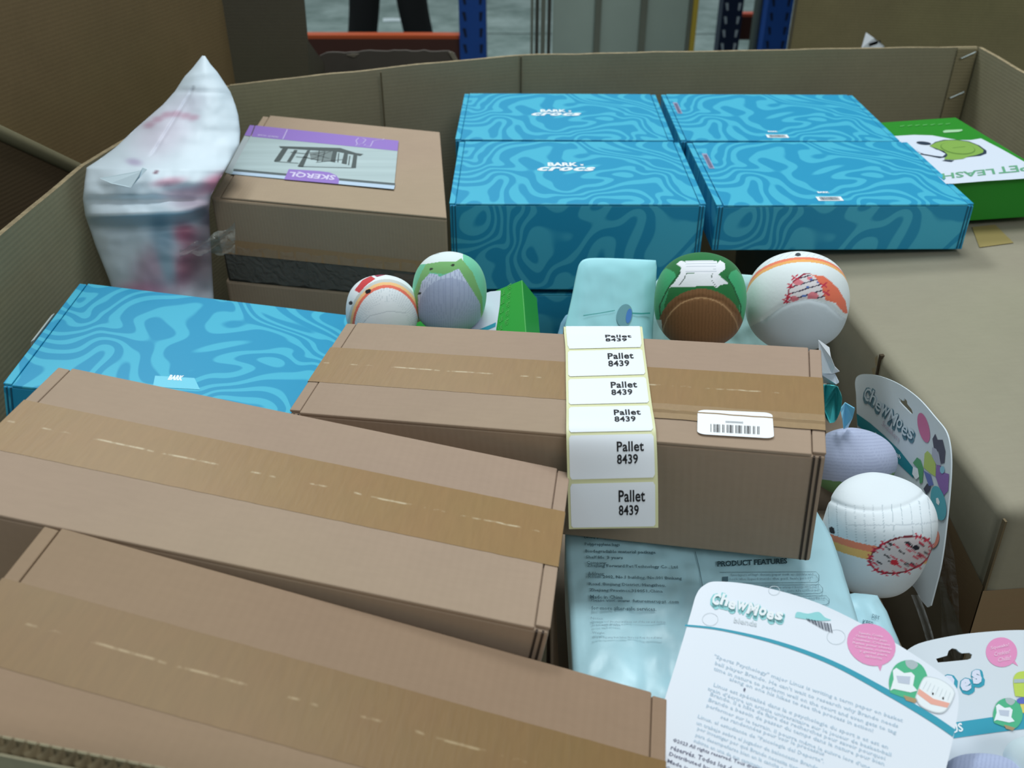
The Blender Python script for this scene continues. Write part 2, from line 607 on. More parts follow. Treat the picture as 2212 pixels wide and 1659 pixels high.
def tape(parent, x0, x1, y0, y1, z, mat, H=0, right_down=0, left_down=0, name='packing_tape', nx=60, jag=0.0005, ridge=0.0):
    """tape strip along x on a box top, optionally folded down the ends"""
    mb = MB()
    path = []
    if left_down: path += [(x0 - 0.0006, z - left_down), (x0 - 0.0006, z - 0.002)]
    for i in range(nx + 1): path.append((x0 + (x1 - x0) * i / nx, z))
    if right_down: path += [(x1 + 0.0006, z - 0.002), (x1 + 0.0006, z - right_down)]
    vs, uv = [], []
    s = 0; ny = 8
    for i, p in enumerate(path):
        if i: s += math.hypot(p[0] - path[i - 1][0], p[1] - path[i - 1][1])
        j0 = jag * mnoise.noise(Vector((s * 90, 0, x0 * 10))); j1 = jag * mnoise.noise(Vector((s * 90, 7, x0 * 10)))
        for j in range(ny + 1):
            v = j / ny
            h = ridge * max(0, 1 - abs(v - 0.5) * 8) if z - 1e-6 <= p[1] else 0
            vs.append((p[0], (y0 + j0) * (1 - v) + (y1 + j1) * v, p[1] + h))
            uv.append((s, v))
    fs = [(i * (ny + 1) + j, (i + 1) * (ny + 1) + j, (i + 1) * (ny + 1) + j + 1, i * (ny + 1) + j + 1) for i in range(len(path) - 1) for j in range(ny)]
    mb.add(vs, fs, uv)
    return mb.build(name, mat, parent)

def panel(mb, p, q, z0, z1, t=0.007):
    """upright board from p to q (xy), thickness t to the left of p->q"""
    p, q = Vector(p), Vector(q)
    d = (q - p).normalized(); n = Vector((-d.y, d.x)) * t
    c = [p, q, q + n, p + n]
    mb.hexa([(v.x, v.y, z0) for v in c] + [(v.x, v.y, z1) for v in c])

# ================================================================== floor
fl_mat, nt, b = new_mat('wet_concrete')
n = nt.nodes.new('ShaderNodeTexNoise'); n.inputs['Scale'].default_value = 2.2; n.inputs['Detail'].default_value = 7; n.inputs['Roughness'].default_value = 0.7
tc = nt.nodes.new('ShaderNodeTexCoord'); nt.links.new(tc.outputs['Object'], n.inputs['Vector'])
cr = nt.nodes.new('ShaderNodeMixRGB'); cr.inputs[1].default_value = lin((100, 122, 116)); cr.inputs[2].default_value = lin((168, 186, 182))
mr = nt.nodes.new('ShaderNodeMapRange'); mr.inputs[1].default_value = 0.35; mr.inputs[2].default_value = 0.68
nt.links.new(n.outputs[0], mr.inputs[0]); nt.links.new(mr.outputs[0], cr.inputs[0]); nt.links.new(cr.outputs[0], b.inputs['Base Color'])
b.inputs['Roughness'].default_value = 0.45
n2 = nt.nodes.new('ShaderNodeTexNoise'); n2.inputs['Scale'].default_value = 5; n2.inputs['Detail'].default_value = 5
nt.links.new(tc.outputs['Object'], n2.inputs['Vector'])
bp = nt.nodes.new('ShaderNodeBump'); bp.inputs['Strength'].default_value = 0.5; bp.inputs['Distance'].default_value = 0.03
nt.links.new(n2.outputs[0], bp.inputs['Height']); nt.links.new(bp.outputs[0], b.inputs['Normal'])
fl = MB(); fl.box(-14, 14, -4, 26, -0.1, 0)
floor = fl.build('floor', fl_mat); floor['kind'] = 'structure'
j = MB()
for yy in (2.6, 5.6, 6.72, 9.4, 13): j.box(-14, 14, yy, yy + 0.02, 0, 0.0015)
for xx in (-6, -3, 1.05, 3.4, 6): j.box(xx, xx + 0.02, -4, 26, 0, 0.0015)
jo = j.build('floor_joint', plain('joint_sealant', (66, 78, 76), 0.7), floor)

# ================================================================== the near pallet box
RZ = 1.04
BZ = 0.14
_A, _B = at_z(0, 1622, 1.10), at_z(200, 1662, 1.10)
_sl = (_B.y - _A.y) / (_B.x - _A.x)
rim = [(_A.x, _A.y), (-0.58, _A.y + _sl * (-0.58 - _A.x)), (-0.58, 1.19), (-0.487, 1.583), (0.0, 1.79), (0.889, 1.862), (0.889, 0.10), (0.30, _A.y + _sl * (0.30 - _A.x))]
pb = empty('pallet_box', Matrix.Translation((0.15, 1.0, BZ)), 'large open corrugated pallet box holding all the boxes, bags and toys', 'pallet box')
IM = Matrix.Translation((-0.15, -1.0, -BZ))
def pbm(mb, nm, mat, **k):
    return mb.build(nm, mat, pb, IM, **k)
n_ = len(rim)
for i in range(1, n_ - 2):       # side boards away from the camera; slightly wavy rim
    p, q = Vector(rim[i]), Vector(rim[i + 1])
    d = (q - p); L_ = d.length; d.normalize(); nn = Vector((-d.y, d.x)) * 0.007
    N = 24
    vs = []
    for k in range(N + 1):
        a = p + d * (L_ * k / N)
        z = RZ + 0.0016 * mnoise.noise(Vector((a.x * 14, a.y * 14, 0))) 
        bow = nn.normalized() * (0.006 * math.sin(PI * k / N))
        vs += [(a.x + bow.x, a.y + bow.y, BZ), (a.x + bow.x, a.y + bow.y, z), (a.x + bow.x + nn.x, a.y + bow.y + nn.y, z), (a.x + bow.x + nn.x, a.y + bow.y + nn.y, BZ)]
    fs = [(4 * k, 4 * k + 1, 4 * k + 5, 4 * k + 4) for k in range(N)] + [(4 * k + 2, 4 * k + 3, 4 * k + 7, 4 * k + 6) for k in range(N)]
    MBp = MB().add(vs, fs + [(0, 3, 2, 1), (4 * N, 4 * N + 1, 4 * N + 2, 4 * N + 3)])
    pbm(MBp, 'side_panel', m_wall)
    pbm(MB().add([(v[0], v[1], v[2] + 0.0001) for v in vs if v[2] > BZ + .1], [(2 * k, 2 * k + 1, 2 * k + 3, 2 * k + 2) for k in range(N)]), 'rim_edge', m_edge)
# near boards: liners with the fluting between them seen from above
for i in (n_ - 1, n_ - 2, 0):
    p, q = Vector(rim[i]), Vector(rim[(i + 1) % n_])
    if i == 0: p, q = Vector(rim[0]), Vector(rim[1])
    d = (q - p); L_ = d.length; d.normalize(); nn = Vector((-d.y, d.x))
    mb = MB()
    for o_ in (0, 0.0085): 
        a, b_ = p - nn * o_, q - nn * o_
        panel(mb, a, b_, BZ, 1.10 - 0.002, 0.0009)
    pbm(mb, 'side_panel', m_wall)
    mb = MB(); N = int(L_ / 0.0016)
    vs = []
    for k in range(N + 1):
        a = p + d * (L_ * k / N) - nn * (0.0042 - 0.0035 * math.sin(k * PI / 2 + 0.4))
        vs += [(a.x, a.y, 1.10 - 0.05), (a.x, a.y, 1.10 + 0.0005 * mnoise.noise(Vector((k * .7, 0, 0))))]
    mb.add(vs, [(2 * k, 2 * k + 2, 2 * k + 3, 2 * k + 1) for k in range(N)])
    o = pbm(mb, 'fluting', m_edge)
# bottom board, overlap strip and staples
bm_ = MB(); bm_.add([(x, y, BZ + 0.004) for x, y in rim], [tuple(range(n_))[::-1]]); pbm(bm_, 'bottom_panel', m_wall)
st = MB()
a, b_ = Vector((0.889 - 0.0405, 1.862 - 0.0033)), Vector((0.887, 1.862 - 0.001))
panel(st, a - Vector((0, 0.0045)), b_ - Vector((0, 0.0045)), BZ, RZ - 0.001, 0.004)
pbm(st, 'overlap_strip', cardboard('pallet_box_board_strip', (146, 134, 106), axis=2), bevel=0.0012)
m_staple = plain('staple_wire', (150, 160, 158), 0.35, metal=0.8)
for (sx, sz) in ((0.868, RZ - 0.012), (0.866, RZ - 0.088), (0.866, RZ - 0.2)):
    s_ = MB(); s_.tube([(sx - 0.013, 1.851, sz - 0.006), (sx - 0.012, 1.8485, sz - 0.006), (sx + 0.012, 1.8485, sz + 0.006), (sx + 0.013, 1.851, sz + 0.006)], 0.0011, 6)
    pbm(s_, 'staple', m_staple)
cr_ = MB()
for (x, y, dx, dy) in ((0.004, 1.786, 0.002, 0.0), (-0.245, 1.674, 0.002, 0.001)):
    cr_.box(x, x + 0.0025, y - 0.0012, y + 0.002, BZ, RZ - 0.001)
pbm(cr_, 'fold_crease', plain('crease', (98, 88, 66), 0.8))
pal = MB()
for k in range(5): pal.box(-0.58, 0.88, 0.2 + k * 0.36, 0.32 + k * 0.36, 0.115, 0.137)
for k in range(3): pal.box(-0.57 + k * 0.67, -0.47 + k * 0.67, 0.2, 1.76, 0.0, 0.115)
o = pal.build('wooden_pallet', plain('pallet_wood', (120, 98, 72), 0.8, var=0.2, vscale=12))
tag(o, 'wooden pallet under the large open pallet box', 'pallet')

# ================================================================== blue marbled boxes
BL, BW = 0.342, 0.255
def blue_box(M_, H, label, front_logo=True):
    r = mailer('printed_mailer_box', M_, BL, BW, H, m_blue, m_blue2, label, 'box', 'blue marbled cardboard boxes', slitmat=m_navy)
    return r
def box_frame(M_): return Frame(M_)
def barcode(mb, x0, x1, y0, y1, z, seed=1, n=30):
    rnd = random.Random(seed); x = x0
    while x < x1 - 1e-5:
        w = (x1 - x0) / n * rnd.choice((0.4, 0.7, 1.1)); 
        mb.add([(x, y0, z), (min(x + w, x1), y0, z), (min(x + w, x1), y1, z), (x, y1, z)], [(0, 1, 2, 3)])
        x += w + (x1 - x0) / n * rnd.choice((0.5, 0.8))
def rect(mb, x0, x1, y0, y1, z): mb.add([(x0, y0, z), (x1, y0, z), (x1, y1, z), (x0, y1, z)], [(0, 1, 2, 3)])

H1 = 0.128
MN = pose((0.0795, 1.2895, 1.0))
near = blue_box(MN, H1, 'blue marbled box with white logo lettering, front left of the four at the back')
def logo(root, cx, cy, s=1.0):
    mb = MB()
    v, f, _ = text_geo('crocs', 0.02, 0.0, 1.12)
    w, h = 0.080 * s, 0.0150 * s
    for ox, oy in ((-.0012, 0), (-.0006, .0006), (0, 0), (.0006, .0006), (.0012, 0), (0, .001)):
        mb.add([(cx + (a - .5) * w + (b_ - .5) * 0.006 + ox, cy + b_ * h + oy, 0.0004 + ox * .01) for a, b_ in v], f)
    v, f, _ = text_geo('BARK', 0.045, 0.0, 1.0)
    w2, h2 = 0.044 * s, 0.0155 * s
    mb.add([(cx - 0.004 + (a - .5) * w2, cy + 0.0195 * s + b_ * h2, 0.0004) for a, b_ in v], f)
    v, f, _ = text_geo('x', 0.05)
    mb.add([(cx + 0.021 * s + a * 0.006, cy + 0.0215 * s + b_ * 0.007, 0.0004) for a, b_ in v], f)
    mb.build('logo_lettering', m_white, root)
logo(near, -0.010, -0.004)
far = copy_tree(near, pose((0.0735, 1.5495, 1.001), (0, 0, -0.5)), 'blue marbled box with white logo lettering, rear left of the four at the back')

# upside-down boxes on the right
def right_box(M_, label):
    r = blue_box(M_, 0.066, label)
    mb = MB()
    rect(mb, -0.171 + 0.014, -0.171 + 0.022, 0.010, 0.075, 0.0004)
    mb.build('side_sticker', plain('lilac_sticker', (150, 160, 190), 0.5), r)
    mb = MB()
    for k in range(14):
        yy = 0.014 + k * 0.004
        rect(mb, -0.171 + 0.0155, -0.171 + 0.0205, yy, yy + 0.0016, 0.0007)
    mb.build('sticker_print', plain('plum_ink', (96, 60, 96), 0.5), r)
    mb = MB(); rect(mb, -0.033, 0.001, -0.119 + 0.004, -0.119 + 0.019, 0.0004); mb.build('barcode_label', m_white, r)
    mb = MB(); barcode(mb, -0.029, -0.003, -0.113, -0.102, 0.0007, 3); mb.build('barcode', plain('grey_ink', (90, 100, 110), 0.6), r)
    mb = MB(); v, f, _ = text_geo('BARK', 0.05)
    mb.add([(-0.026 + a * 0.016, -0.087 + b_ * 0.006, 0.0004) for a, b_ in v], f); mb.build('small_lettering', m_white, r)
    return r
rn = right_box(pose((0.4345, 1.2895, 1.0), (0, -0.3, 0.3)), 'blue marbled box with barcode label near its front edge, front right of the four')
rf = copy_tree(rn, pose((0.4265, 1.551, 1.0), (0, 0, -0.3)), 'blue marbled box with barcode label, rear right of the four, by the back wall')

# lower layer of the left stack
low = mailer('printed_mailer_box', pose((0.083, 1.30, 1.0 - H1 - 0.012)), BL, BW, 0.128, m_blue, m_blue2, 'blue marbled box in the lower layer, seen behind the small green box', 'box', 'blue marbled cardboard boxes', slitmat=m_navy)
low2 = copy_tree(low, pose((0.0735, 1.56, 1.0 - H1 - 0.012)), 'blue marbled box in the lower layer under the rear left one')

# the near left one
MLB = pose((-0.3455, 0.8914, 0.9388), (-2.84, 10.5, 4.91))
bl = mailer('printed_mailer_box', MLB, 0.347, 0.2442, 0.128, m_blue, m_blue2, 'blue marbled box lying at front left, under the long brown cartons', 'box', 'blue marbled cardboard boxes', slitmat=m_navy)
P = Prints(Frame(MLB), 0.0004)
P.text('small_lettering', m_white, 'BARK', (362, 821), (393, 823), (368, 810), bold=0.06)
P.done(bl)
P = Prints(Frame(MLB), 0.0003)
P.poly('clear_sticker', plain('pale_sticker', (120, 208, 232), 0.5), [(335, 812), (420, 817), (432, 842), (330, 836)])
P.done(bl)
mb = MB()
for k in range(3):
    xx = -0.347 / 2 + 0.001 - 0.0016 - 0.0012 * k
    mb.box(-0.1755 - 0.0012 * k, -0.1748 - 0.0012 * k, -0.03, 0.035, -0.012, 0.0005 - 0.001 * k)
mb.build('tuck_tab', plain('tab_edge', (170, 178, 176), 0.6), bl)

# ================================================================== long brown cartons
def long_carton(M_, L, Wd, H, label, tapemat, ty0, ty1, mk=None):
    r = mailer('long_carton', M_, L, Wd, H, mk or m_kraft, mk or m_kraft, label, 'carton', 'long taped brown cartons', e=0.010, g=0.0007, bev=0.002, slitmat=plain('slit_dark', (62, 50, 42), 0.8))
    a = L / 2
    tape(r, -a, a, ty0 * Wd, ty1 * Wd, 0.0002, tapemat, H, right_down=0.035, left_down=0.04)
    return r
def toward(loc, k):
    return tuple(CAM + (Vector(loc) - CAM) * k)
MM = pose((0.0311, 0.6374, 1.0598), (4.87, -4.12, -13.14))
mid = long_carton(MM, 0.419, 0.1338, 0.1113, 'long brown taped carton in the middle, under the strip of pallet labels', m_tape, 0.19, -0.19)
# second, wrinkled tape over the right half and its barcode label
tape(mid, 0.07, 0.419 / 2, -0.022, -0.040, 0.0008, tape_mat('amber_tape_glossy', (156, 130, 98), seam=(216, 204, 180)), right_down=0.03, ridge=0.0012)
P = Prints(Frame(MM), 0.0016)
def rrect(c4, r=0.12, n=5):
    tl, tr, br, bl_ = [Vector(c) for c in c4]
    out = []
    for s_, t_, ang in ((r, r, 180), (1 - r, r, 270), (1 - r, 1 - r, 0), (r, 1 - r, 90)):
        for k in range(n + 1):
            a_ = math.radians(ang + 90 * k / n)
            s2, t2 = s_ + r * math.cos(a_), t_ + r * math.sin(a_)
            p = (tl * (1 - s2) + tr * s2) * (1 - t2) + (bl_ * (1 - s2) + br * s2) * t2
            out.append((p.x, p.y))
    return out
P.poly('barcode_label', plain('label_white', (246, 248, 250), 0.4), rrect([(1507, 888), (1668, 895), (1672, 951), (1506, 941)]))
for (x, k) in [(1535 + i * 107 / 34.0, i) for i in range(34)]:
    if k % 3 == 1 and k % 7 < 4: continue
    w = (1.2, 2.4, 1.7)[k % 3]
    y0 = 920 + (x - 1535) * 0.05
    P.poly('barcode', m_black, [(x, y0), (x + w, y0), (x + w, y0 + 17), (x, y0 + 17)], 0.0003)
P.text('barcode_text', plain('grey_ink', (90, 100, 110)), '0000000000', (1567, 917), (1605, 919), (1567, 913), 0.0003)
P.done(mid)

MB2 = pose(toward((-0.1676, 0.5047, 1.058), 0.992), (-0.28, 8.91, -7.11))
c2 = long_carton(MB2, 0.4054 * .992, 0.1624 * .992, 0.105, 'long brown taped carton at left, second from the bottom of the photo', m_tape, 0.20, -0.15)
MB3 = pose(toward((-0.1111, 0.3448, 1.0251), 0.975), (2.37, 13.5, -7.77)) @ Matrix.Translation((0, -0.009, 0))
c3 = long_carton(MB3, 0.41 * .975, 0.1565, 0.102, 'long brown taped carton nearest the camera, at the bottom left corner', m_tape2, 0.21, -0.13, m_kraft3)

# cartons beneath them
def big_carton(name, x0, x1, y0, y1, z0, z1, label, mat=None, group=None):
    M_ = Matrix.Translation(((x0 + x1) / 2, (y0 + y1) / 2, z0))
    r = empty(name, M_, label, 'carton', group)
    a, b_ = (x1 - x0) / 2, (y1 - y0) / 2
    MB().box(-a, a, -b_, b_, 0, z1 - z0 - 0.004).build('body', mat or m_kraft_dark, r, bevel=0.004)
    MB().box(-a + .001, a - .001, -b_ + .001, -0.001, z1 - z0 - 0.004, z1 - z0).build('top_flap', mat or m_kraft_dark, r)
    MB().box(-a + .001, a - .001, 0.001, b_ - .001, z1 - z0 - 0.004, z1 - z0).build('top_flap', mat or m_kraft_dark, r)
    return r
big_carton('lower_carton', -0.565, 0.02, 0.42, 1.03, 0.145, 0.72, 'dull brown carton down under the front left boxes, seen in the dark gap')
big_carton('lower_carton', 0.175, 0.37, 0.74, 1.15, 0.145, 0.868, 'dull brown carton deep under the back row of toys, in shade')
big_carton('lower_carton', 0.035, 0.335, 0.30, 0.73, 0.145, 0.842, 'dull brown carton under the pale blue bags and middle carton')

# ================================================================== carton with the picture label, at the back left
z1 = 1.0
ctop = [at_z(455, 425, 1.0), at_z(965, 470, 0.998), at_z(950, 285, 0.998), at_z(568, 249, 1.0)]
ctr = sum((Vector(c) for c in ctop), Vector()) / 4
MS = Matrix.Translation((ctr.x, ctr.y, 1.0))
sk = empty('furniture_carton', MS, 'brown ribbed carton with purple and grey picture label, at back left', 'carton')
loc = [(c.x - ctr.x, c.y - ctr.y, c.z - 1.0) for c in ctop]
def down(pts, a, b_, ins=0.0):
    lo = [(x * (1 - ins), y * (1 - ins), z - b_) for x, y, z in pts]
    hi = [(x * (1 - ins), y * (1 - ins), z - a) for x, y, z in pts]
    return lo + hi
lidp = [(x, y, z) for x, y, z in loc]
lidp = [(loc[0][0] + 0.014, loc[0][1] - 0.0, loc[0][2]), loc[1], loc[2], (loc[3][0] + 0.012, loc[3][1], loc[3][2])]
MB().hexa(down(loc, 0.003, 0.082)).build('body', m_sker, sk, bevel=0.003)
MB().hexa(down(lidp, 0.0, 0.003)).build('lid', m_sker, sk, bevel=0.0014)
fl_ = [loc[0], (loc[0][0] + 0.012, loc[0][1] + 0.003, loc[0][2]), (loc[3][0] + 0.0105, loc[3][1] - 0.004, loc[3][2]), loc[3]]
MB().hexa(down(fl_, 0.0015, 0.004)).build('end_flap', m_sker, sk, bevel=0.001)
P = Prints(Frame(MS), 0.0006)
m_purple = plain('purple_ink', (150, 118, 198), 0.45)
m_wood = None
wm, nt, b = new_mat('printed_grey_boards')
tc = nt.nodes.new('ShaderNodeTexCoord'); mp = nt.nodes.new('ShaderNodeMapping'); mp.inputs['Rotation'].default_value = (0, 0, math.radians(15)); mp.inputs['Scale'].default_value = (3, 60, 1)
nn_ = nt.nodes.new('ShaderNodeTexNoise'); nn_.inputs['Scale'].default_value = 1; nn_.inputs['Detail'].default_value = 3
nt.links.new(tc.outputs['Object'], mp.inputs['Vector']); nt.links.new(mp.outputs[0], nn_.inputs['Vector'])
rmp = nt.nodes.new('ShaderNodeMixRGB'); rmp.inputs[1].default_value = lin((150, 168, 170)); rmp.inputs[2].default_value = lin((196, 214, 216))
nt.links.new(nn_.outputs[0], rmp.inputs[0]); nt.links.new(rmp.outputs[0], b.inputs['Base Color']); b.inputs['Roughness'].default_value = 0.5
P.poly('picture_label', wm, [(541, 295), (859, 326), (851, 410), (497, 377)])
P.poly('purple_band', m_purple, [(552, 272), (861, 305), (859, 327), (543, 296)], 0.0002)
m_pale = plain('pale_sky_ink', (186, 206, 226), 0.5)
P.poly('label_edge_strip', m_pale, [(504, 371), (853, 402), (851, 410), (501, 377)], 0.0003)
m_shade = plain('dark_grey_ink', (84, 96, 98), 0.5)
P.poly('shadow_line', m_shade, [(505, 366), (854, 397), (853, 402), (504, 371)], 0.0003)
P.poly('logo_tag', m_purple, [(614, 389), (624, 367), (690, 371), (712, 374), (726, 380), (733, 389), (731, 399)], 0.0005)
m_hair = plain('pale_lilac_ink', (216, 206, 236), 0.5)
P.text('logo_lettering', m_hair, 'SKERQL', (727, 379), (628, 371), (722, 391), 0.0007, bold=0.03)
P.line('line_drawing', m_hair, [(621, 281), (611, 302)], 1.6, 0.0005)
for pts in ([(775, 299), (769, 305), (772, 312), (784, 311), (791, 303), (783, 300)], [(800, 318), (806, 306), (818, 303), (826, 304), (830, 301)],
            [(772, 312), (768, 316), (778, 314)], [(800, 318), (790, 317)], [(786, 316), (790, 313)]):
    P.line('line_drawing', m_hair, pts, 1.4, 0.0005)
P.text('small_lettering', m_hair, 'SKERQL HOME', (601, 300), (556, 295), (602, 296), 0.0005)
# the printed picture of a slatted grey bench
m_bench = plain('bench_ink', (74, 84, 84), 0.5)
m_bench2 = plain('bench_ink_light', (122, 134, 134), 0.5)
P.poly('printed_furniture', m_bench, [(603, 317), (735, 321), (770, 332), (785, 334), (778, 338), (730, 329), (606, 321)], 0.0004)
for pts in ([(612, 320), (623, 321), (605, 349), (592, 349)], [(636, 325), (643, 326), (628, 351), (620, 350)], [(664, 326), (670, 326), (655, 362), (643, 361)],
            [(720, 323), (729, 325), (724, 352), (714, 350)], [(744, 330), (752, 332), (749, 356), (738, 354)], [(764, 334), (772, 335), (769, 364), (759, 363)]):
    P.poly('printed_furniture', m_bench, pts, 0.0005)
P.poly('printed_furniture_slats', m_bench2, [(668, 330), (718, 326), (716, 350), (690, 348), (672, 345)], 0.00035)
for pts in ([(640, 340), (662, 342)], [(676, 334), (712, 344)], [(690, 326), (686, 350)], [(702, 328), (696, 350)], [(732, 332), (730, 352)], [(756, 338), (753, 358)], [(628, 330), (664, 334)], [(672, 346), (715, 328)], [(683, 352), (740, 346)], [(593, 350), (645, 354)], [(646, 361), (765, 364)], [(670, 336), (700, 330)], [(655, 340), (690, 348)]):
    P.line('printed_furniture_rails', m_bench, pts, 2.2, 0.0005)
P.done(sk)
# label wraps over the left flap
P = Prints(Frame(Matrix.Translation((ctr.x, ctr.y, 0.9985))), 0.0006)
P.poly('label_wrap', m_purple, [(540, 271), (550, 272), (541, 295), (528, 293)])
P.poly('label_wrap_grey', plain('label_wrap_ink', (176, 186, 190), 0.5), [(528, 294), (540, 296), (498, 377), (486, 373)])
P.done(sk, Matrix.Translation((0, 0, -0.0015)))
# tape on its front face, and torn corner
fx = Vector(loc[1]) - Vector(loc[0])
fn = Vector((fx.y, -fx.x, 0)).normalized()
Mf = plane_pose(Vector(loc[0]) + fn * 0.0006, fx, fn)
tp = MB()
Lf = fx.length
tp.add([(0.002, -0.083, 0), (Lf - 0.004, -0.083, 0), (Lf - 0.004, -0.066, 0), (0.012, -0.061, 0)], [(0, 1, 2, 3)], [(0, .1), (Lf, .1), (Lf, .4), (0, .4)])
tp.build('packing_tape', tape_mat('brown_tape_matte', (170, 140, 106), seam_amt=0), sk, Mf)
# dark block standing in for the dark recess under it, wrapped in film, then the lower carton
sk2 = empty('dark_carton', MS @ Matrix.Translation((0, 0, -0.083)), 'dark grey flat block with clear wrap, standing in for the recess between two brown cartons', 'carton')
MB().hexa(down([(x * .985, y * .985 , 0) for x, y, z in loc], 0.0015, 0.044)).build('body', plain('dark_grey_card', (64, 62, 56), 0.5, var=0.15, vscale=10), sk2, bevel=0.002)
q = MB(); q.add([(Lf * .64, -0.0185 - 0.083 + 0.0, 0.0008), (Lf * .75, -0.0185 - 0.083, 0.0008), (Lf * .73, -0.12, 0.0008), (Lf * .62, -0.12, 0.0008)], [(0, 3, 2, 1)])
Mf2 = Matrix.Translation((0, 0, 0.083)) @ plane_pose(Vector(loc[0]) * .985 + fn * 0.0006, fx, fn)
q.build('reddish_print', plain('rust_print', (112, 66, 48), 0.6), sk2, Mf2)
q = MB(); q.add([(Lf * .76, -0.088, 0.0006), (Lf * .98, -0.088, 0.0006), (Lf * .98, -0.124, 0.0006), (Lf * .76, -0.124, 0.0006)], [(0, 3, 2, 1)])
q.build('brown_print', plain('brown_print_ink', (96, 76, 64), 0.6), sk2, Mf2)
# clear film loose at the left corner
def film(name, parent, M_, pts_rows, mat=None):
    mb = MB(); nr = len(pts_rows); nc = len(pts_rows[0])
    mb.add([p for r_ in pts_rows for p in r_], [(i * nc + j, i * nc + j + 1, (i + 1) * nc + j + 1, (i + 1) * nc + j) for i in range(nr - 1) for j in range(nc - 1)])
    return mb.build(name, mat or m_film, parent, M_, smooth=True)
rows = []
for i in range(9):
    rw = []
    for j in range(14):
        s_ = j / 13; t_ = i / 8
        px_ = 388 + 120 * s_; py_ = 546 - 30 * s_ + (t_ - .5) * (14 + 52 * s_ ** 1.2) + 4 * math.sin(j * 1.3 + i)
        w_ = at_y(px_, py_, 1.078 + 0.010 * math.sin(i * 1.7 + j * 0.9))
        rw.append(tuple((sk2.matrix_basis.inverted() @ w_)))
    rows.append(rw)
sk2_inv = sk2.matrix_basis
film('loose_film', sk2, None, rows, film_mat('clear_film_grey', 0.2, 0.24, (190, 196, 190)))
rows = []
for i in range(5):
    rw = []
    for j in range(40):
        s_ = j / 39
        rw.append((Lf * (0.02 + 0.94 * s_), -0.070 - 0.052 * i / 4 + 0.0015 * math.sin(j), 0.0035 + 0.0018 * math.sin(j * 2.3 + i)))
    rows.append(rw)
film('film_band', sk2, Mf2, rows, film_mat('clear_film_band', 0.25, 0.14, (200, 200, 190)))

M3 = MS @ Matrix.Translation((-0.003, 0.004, -0.128))
sk3 = empty('furniture_carton', M3, 'brown carton with crinkled tape at the bottom of the back left stack', 'carton')
MB().hexa(down([(x, y, 0) for x, y, z in loc], 0.0, 0.09)).build('body', m_sker, sk3, bevel=0.004, wob=0.0015)
Mf3 = plane_pose(Vector(loc[0]) + fn * 0.0022, fx, fn)
rows = []
mb = MB(); vs = []; uvs = []
for i in range(6):
    for j in range(60):
        s_ = j / 59
        vs.append((Lf * (0.01 + 0.97 * s_), -0.036 - 0.034 * i / 5, 0.0012 * mnoise.noise(Vector((j * 0.8, i * 0.5, 0))) + 0.0012))
        uvs.append((s_ * .33, i / 5))
mb.add(vs, [(i * 60 + j, i * 60 + j + 1, (i + 1) * 60 + j + 1, (i + 1) * 60 + j) for i in range(5) for j in range(59)], uvs)
mb.build('packing_tape', tape_mat('crinkled_tape', (156, 126, 92), seam=(210, 204, 190), seam_amt=0), sk3, Mf3, smooth=True)
gl = MB(); rnd = random.Random(5)
for k in range(11):
    x_ = Lf * (0.28 + 0.66 * k / 11) + rnd.uniform(-.006, .006); y_ = -0.058 + rnd.uniform(-.008, .006); l_ = rnd.uniform(.006, .014)
    gl.add([(x_, y_, .0032), (x_ + .0014, y_, .0032), (x_ + l_ * .75, y_ + l_, .0036), (x_ + l_ * .75 - .0012, y_ + l_, .0036)], [(0, 1, 2, 3)])
gl.build('tape_wrinkle', plain('trapped_air', (206, 206, 200), 0.12, spec=1.0), sk3, Mf3)  # pale slivers stand in for highlights on the tape wrinkles

# ================================================================== large carton on the right
MBG = pose((0.6193, 1.0972, 0.932), (-0.57, -3.03, 3.66))
bg = empty('large_carton', MBG @ Matrix.Translation((0, 0, 0)), 'very large plain brown carton along the right side', 'carton')
a, b_ = 0.2105, 0.45
MB().box(-a, a, -b_, b_, -0.62, -0.002).build('body', m_big, bg, bevel=0.016, segs=5, smooth=True)
# the slit in its left side, and the front corner seam
mb = MB(); mb.box(-a - 0.0012, -a + 0.006, -0.168, -0.1635, -0.10, -0.008)
mb.build('side_slit', plain('slit_brown', (70, 58, 42), 0.9), bg)
mb = MB()
for k in range(5):
    z0 = -0.010 - k * 0.016
    mb.add([(-a - 0.0022, -0.162, z0), (-a - 0.0035, -0.159 + 0.002 * (k % 2), z0 - 0.006), (-a - 0.0018, -0.161, z0 - 0.015), (-a - 0.001, -0.1635, z0 - 0.014)], [(0, 1, 2, 3)])
mb.build('torn_liner', plain('torn_fibre', (196, 178, 146), 0.9), bg)
mb = MB(); mb.box(-a + 0.001, -a + 0.0030, -b_ - 0.0006, -b_ + 0.004, -0.62, -0.014)
mb.build('corner_seam', plain('seam_brown', (112, 98, 74), 0.9), bg)
